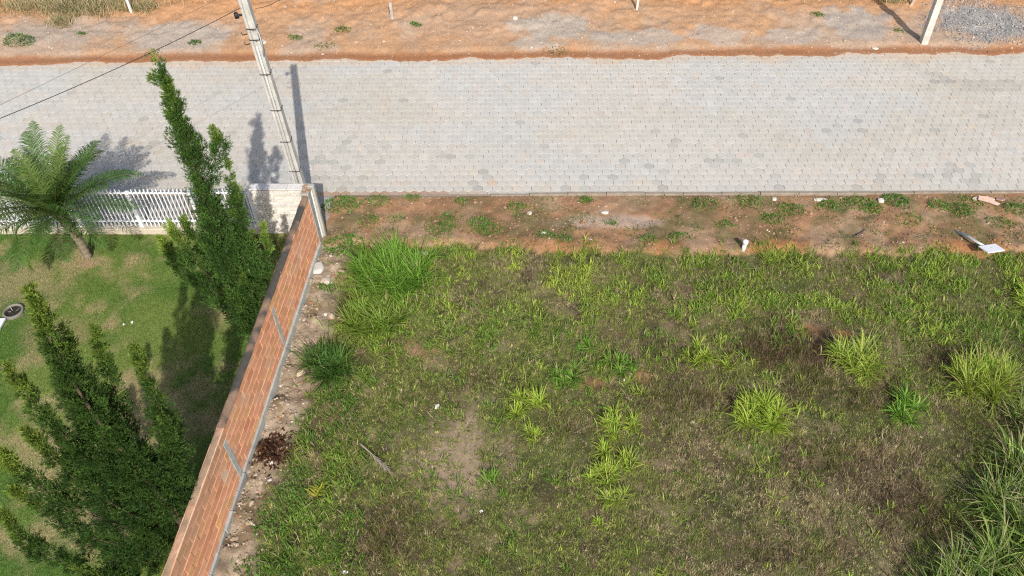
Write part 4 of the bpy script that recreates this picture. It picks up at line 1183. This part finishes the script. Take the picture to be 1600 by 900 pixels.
# pebbles on verge and bank
parts = []
xy = scatter(5200, 13.3, 15.33, lambda X, Y: sst(0, .2, Y - Ye(X)) * (.2 + .9 * sst(14.9, 15.3, Y) * sst(-1, 2, X) + .8 * blob(X, Y, 940, 350, 1.7, .3, .5, 52)), lambda Y: Xw(Y) + .1)
n = len(xy); c = mixc((.26, .175, .115), (.56, .49, .42), RNG.random(n) ** 2.5) * np.exp(RNG.normal(0, .15, (n, 1)))
parts.append(pebbles(xy, np.exp(RNG.normal(-4.5, .45, n)), c, .6))
xy = scatter(9000, 13.1, 15.33, lambda X, Y: sst(-.05, .1, Y - Ye(X)) * sst(.4, .6, fbm(X, Y, .7, 233, 3)), lambda Y: Xw(Y) + .1)
n = len(xy)
parts.append(pebbles(xy, np.exp(RNG.normal(-4.25, .5, n)), mixc((.22, .115, .058), (.40, .25, .155), RNG.random(n)), .6, .4))
stuff('verge_pebbles', parts, 'stone', 'small pebbles, chips and soil crumbs scattered along the dirt verge', 'pebbles')
Y = RNG.uniform(22.0, 26.5, 6500); X = RNG.uniform(-18.5, 18.8, 6500); m = (Y > Yf(X) + .02); xy = np.column_stack([X[m], Y[m]]); n = len(xy)
c = mixc((.36, .24, .155), (.58, .51, .43), RNG.random(n) ** 1.8) * np.exp(RNG.normal(0, .15, (n, 1)))
stuff('bank_pebbles', [pebbles(xy, np.exp(RNG.normal(-4.4, .5, n)), c, .6)], 'stone', 'pebbles and soil crumbs scattered over the orange dirt bank', 'pebbles')
p = G(1540, 38); n = 9000
xy = np.column_stack([p[0] + RNG.uniform(-2.3, 2.6, n), p[1] + RNG.uniform(-1.6, 1.9, n)])
d = np.sqrt(((xy[:, 0] - p[0]) / 2.0) ** 2 + ((xy[:, 1] - p[1]) / 1.35) ** 2) + (fbm(xy[:, 0], xy[:, 1], .6, 231, 3) - .5) * .9
xy = xy[d < 1 + RNG.normal(0, .12, n)]; n = len(xy)
c = mixc((.25, .24, .235), (.41, .385, .355), RNG.random(n)) * np.exp(RNG.normal(0, .2, (n, 1))); c[RNG.random(n) < .03] = (.60, .57, .52)
stuff('gravel', [pebbles(xy, np.exp(RNG.normal(-4.15, .4, n)), c * .9, .7, .35)], 'stone', 'spread of blue-grey crushed gravel at the far right roadside', 'gravel')

def rock(name, px, py, size, colr, label, cat='stone', group='loose stones on the verge', flat=.6, subd=1, mat='stone', ang=0.0, stretch=(1, 1, 1)):
    p = G(px, py, .06); z = float(height(p[0], p[1])); rng = np.random.default_rng(int(px * 3 + py))
    V, F = ico()
    V = V.copy(); F = F.copy()
    for _ in range(subd):
        mid = {}; nv = list(V); nf = []
        for a, b_, c_ in F:
            e = []
            for u, v in ((a, b_), (b_, c_), (c_, a)):
                k = (min(u, v), max(u, v))
                if k not in mid: mid[k] = len(nv); q = (V[u] + V[v]) / 2; nv.append(q / np.linalg.norm(q))
                e.append(mid[k])
            nf += [(a, e[0], e[2]), (b_, e[1], e[0]), (c_, e[2], e[1]), (e[0], e[1], e[2])]
        V = np.array(nv); F = np.array(nf)
    V = V * (1 + rng.normal(0, .09, (len(V), 1)))
    V = np.sign(V) * np.abs(V) ** .8                                   # blockier than a ball
    V = V * size * np.array(stretch) * np.array([1, 1, flat]); V[:, 2] += size * flat * stretch[2] * .35
    o = mesh_np(name, V, None, F, M[mat], np.full((len(V), 3), 1.0) * np.array(colr) * rng.uniform(.9, 1.1, (len(V), 1)))
    o.location = (p[0], p[1], z); o.rotation_euler = (0, 0, ang)
    return tag(o, label, cat, group)
rock('stone', 1376, 315, .085, (.62, .56, .50), 'white angular stone at the kerb beside the bushy weed')
rock('stone', 945, 331, .07, (.60, .54, .48), 'pale stone right of centre on the gravelly part of the verge', stretch=(1.5, .8, 1))
rock('stone', 827, 334, .065, (.55, .47, .40), 'beige stone on the verge left of the gravelly part')
rock('stone', 850, 366, .06, (.62, .58, .53), 'flat whitish stone low on the verge near the grass', stretch=(1.3, .7, .6))
rock('stone', 1282, 312, .10, (.66, .61, .54), 'long flat pale slab at the kerb right of the white pipe', stretch=(1.9, .6, .4))
rock('stone', 1210, 311, .06, (.68, .64, .57), 'small white stone at the kerb above the white pipe')
rock('stone', 805, 34, .09, (.62, .55, .47), 'cream stone lying at the left of the middle grey patch')
rock('stone', 1368, 74, .08, (.62, .54, .45), 'cream stone at the road edge below the right-hand grey patch', stretch=(1.4, .8, .7))
rock('stone', 408, 66, .15, (.58, .53, .47), 'flat pale slab of stone right beside the tall pole on the bank', stretch=(1.3, .9, .3))
rock('mortar_clod', 496, 418, .16, (.55, .52, .47), 'rough whitish mortar clod against the wall near its street end', 'rubble', 'mortar clods at the wall', stretch=(1, 1.3, .8))
rock('mortar_clod', 508, 436, .13, (.48, .42, .35), 'smaller brownish mortar clod just in front of the whitish one', 'rubble', 'mortar clods at the wall')
rock('mortar_clod', 660, 392, .09, (.52, .49, .44), 'broken pale mortar lump at the grass edge behind the lush clump', 'rubble', 'mortar clods at the wall', stretch=(1.6, .8, .6))

# pink tile shards by the kerb
def shard(px, py, sx, sy, ang, tx, ty, colr, label):
    p = G(px, py, .08); z = float(height(p[0], p[1]))
    b = MB(); h = .012
    V = [(-sx, -sy * .8, -h), (sx * .7, -sy, -h), (sx, sy * .6, -h), (.1 * sx, sy, -h), (-sx * .9, sy * .5, -h)]
    V = V + [(a, c_, h) for a, c_, _ in V]
    b.add(V, [(k, (k + 1) % 5, (k + 1) % 5 + 5, k + 5) for k in range(5)] + [(5, 6, 7, 8), (3, 2, 1, 0)], [(5, 8, 9), (4, 3, 0)], colr)
    o = b.build('tile_shard', M['stone']); o.location = (p[0], p[1], z + .05); o.rotation_euler = (tx, ty, ang)
    tag(o, label, 'tile', 'tile shards at the kerb')
shard(1540, 314, .22, .09, -.2, .25, .1, (.60, .40, .32), 'largest pink tile shard at the kerb near the right edge')
shard(1562, 312, .12, .10, .7, -.3, .35, (.56, .36, .29), 'upturned pink tile shard at the right end of the heap')
shard(1525, 311, .12, .06, .3, .1, -.2, (.64, .47, .40), 'paler tile shard at the left end of the heap')
shard(1552, 319, .14, .05, -.5, .3, .0, (.58, .42, .35), 'narrow tile shard lying in front of the heap')

# ------------------------------------------------------------------ white marker pipe, lot sign, pit, plate, sticks
def pipe():
    p = G(1160, 394, .0); z = float(height(p[0], p[1]))
    root = empty('marker_pipe', (p[0], p[1], z)); tag(root, 'short white plastic pipe with cap standing at the grass edge', 'pipe')
    b = MB(); b.tube([(0, 0, -.1), (0, 0, .24)], .05, 16, (.80, .80, .77)); b.build('tube', M['pvc'], root, True)
    b = MB(); b.tube([(0, 0, .20), (0, 0, .205), (0, 0, .29), (0, 0, .305)], [.052, .066, .066, .05], 16, (.80, .80, .78)); b.build('cap', M['pvc'], root, True)
pipe()
def sign():
    a = G(1486, 354, .12); e = AT(1546, 389, G(1546, 398)[1] + .1)
    e = G(1545, 389, .33); root = empty('lot_sign', a); tag(root, 'toppled white signboard on a slim post leaning towards the grass', 'sign')
    d = e - a
    b = MB(); b.tube([(0, 0, -.08), tuple(d * .5 + np.array([0, 0, .01])), tuple(d)], [.03, .03, .03], 10, (.46, .45, .44)); b.build('post', M['concrete'], root, True)
    b = MB(); b.tube([tuple(d * .3), tuple(d * 1.0)], .034, 10, (.74, .76, .78)); b.build('sleeve', M['pvc'], root, True)
    u = np.array([.84, .16, .0]); u = u / np.linalg.norm(u); ax = d / np.linalg.norm(d)
    w = np.array([.28, -.9, .20]); w = w / np.linalg.norm(w)
    nn = np.cross(u, w); nn = nn / np.linalg.norm(nn) * (1 if np.cross(u, w)[2] > 0 else -1)
    c = d + ax * .06 + nn * .05
    V = []
    for k in (-.012, .012):
        for su, sw in ((-1, -1), (1, -1), (1, 1), (-1, 1)): V.append(c + u * su * .22 + w * sw * .15 + nn * k)
    b = MB(); b.add(V, [(0, 3, 2, 1), (4, 5, 6, 7), (0, 1, 5, 4), (1, 2, 6, 5), (2, 3, 7, 6), (3, 0, 4, 7)], None, (.80, .82, .85)); b.build('board', M['white'], root)
    V = [v + nn * -.028 for v in V]
    b = MB(); b.box(c - nn * .02 - .03, c - nn * .02 + .03, (.3, .3, .3), .005); b.build('bracket', M['concrete'], root)
sign()
def pit():
    p = G(22, 488); root = empty('drain_pit', (p[0], p[1], 0)); tag(root, 'round concrete drain ring sunk into the lawn at the left edge', 'drain')
    n = 32; V = []; Q = []
    for k in range(n):
        a = 2 * math.pi * k / n; ca, sa = math.cos(a), math.sin(a)
        for (r, z) in ((.225, -.1), (.22, .06), (.205, .07), (.185, .07), (.175, .055), (.17, .012)): V.append((r * ca, r * sa, z))
    for k in range(n):
        k2 = (k + 1) % n
        Q += [(k * 6 + j, k2 * 6 + j, k2 * 6 + j + 1, k * 6 + j + 1) for j in range(5)]
    mesh_np('ring', V, Q, None, M['concrete'], np.full((len(V), 3), 1.0) * np.array([.21, .20, .17]), root)
    b = MB(); b.tube([(0, 0, -.02), (0, 0, .022)], .18, 24, (.035, .032, .028)); b.build('soil_floor', M['soil'], root)
    rng = np.random.default_rng(4); nb = 7; a = rng.uniform(0, 6.28, nb)
    V, Q, T, C = blades(np.column_stack([.05 * np.cos(a), .05 * np.sin(a), np.full(nb, .02)]), a, rng.uniform(.2, 1.0, nb), .5, rng.uniform(.06, .14, nb), .012, (.55, .52, .45), 2)
    mesh_np('dry_sprig', V, Q, T, M['dry'], C, root)
pit()
def plate():
    p = G(-12, 508); root = empty('white_plate', (p[0], p[1], .02)); tag(root, 'corner of a flat white plate on the lawn at the left edge', 'plate')
    b = MB(); b.box((-.75, -.16, .0), (.26, .15, .05), (.72, .74, .78), .006); o = b.build('slab', M['white'], root)
    b = MB(); b.box((-.72, -.13, -.04), (.2, .12, -.002), (.3, .3, .3)); b.build('foot', M['concrete'], root)
plate()
# dry fallen branch and small litter
def branch(px, py, px2, py2, label, colr, r, name, nb=26, w=.06):
    a = G(px, py, .05); e = G(px2, py2, .05); root = empty(name, a); tag(root, label, 'branch', 'fallen dry branches')
    d = e - a; L = np.linalg.norm(d); rng = np.random.default_rng(int(px)); t = np.linspace(0, 1, 8)
    P = d[None] * t[:, None] + np.column_stack([rng.normal(0, .012, (8, 2)), np.full(8, .03)])
    b = MB(); b.tube(P, np.linspace(r, r * .4, 8), 6, colr); b.build('stem', M['bark'], root, True)
    f = rng.uniform(.35, 1.0, nb); az0 = math.atan2(d[1], d[0])
    V, Q, T, C = blades(d[None] * f[:, None] + np.array([[0, 0, .035]]), az0 + rng.normal(0, .35, nb), rng.uniform(1.2, 1.6, nb), rng.uniform(-.1, .2, nb), L * rng.uniform(.15, .35, nb), .012, vary(np.array(colr) * 1.15, nb, .12, .03, rng), 2)
    mesh_np('twigs', V, Q, T, M['dry'], C, root)
branch(563, 694, 608, 736, 'grey dry palm leaf lying on the grass left of the bare patch', (.40, .345, .28), .014, 'fallen_branch', 46)
branch(1334, 371, 1352, 361, 'short dark bent stick on the verge right of the white pipe', (.13, .11, .10), .02, 'fallen_stick', 8)
def litter(px, py, s, colr, label):
    p = G(px, py); z = float(height(p[0], p[1])) + .03
    rng = np.random.default_rng(int(px)); n = 4; V = []; Q = []
    for i in range(n):
        for j in range(n): V.append(((i / 3 - .5) * s * 1.5, (j / 3 - .5) * s + rng.normal(0, s * .06), rng.normal(0, s * .16)))
    V = V + [(x, y, zz - .004) for x, y, zz in V]
    Q = [(i * n + j, (i + 1) * n + j, (i + 1) * n + j + 1, i * n + j + 1) for i in range(3) for j in range(3)]
    Q += [tuple(k + 16 for k in q[::-1]) for q in Q]
    o = mesh_np('paper_scrap', V, Q, None, M['white'], np.full((32, 3), 1.) * np.array(colr)); o.location = (p[0], p[1], z); o.rotation_euler = (0, 0, rng.uniform(0, 6))
    tag(o, label, 'litter', 'pale scraps lying in the grass')
litter(683, 634, .075, (.62, .60, .50), 'pale scrap in the grass above the bare brown patch')
litter(615, 796, .05, (.60, .50, .42), 'pinkish scrap below the bare brown patch')
litter(500, 822, .045, (.62, .58, .54), 'white scrap below the yellow-leaved sprig')
litter(752, 797, .04, (.64, .60, .55), 'small white scrap right of the bare brown patch')
litter(207, 505, .045, (.74, .74, .70), 'white scrap on the lawn, right one of two')
litter(194, 508, .045, (.70, .70, .62), 'white scrap on the lawn, left one of two')
litter(540, 895, .06, (.66, .64, .62), 'white scrap at the bottom edge of the lot')
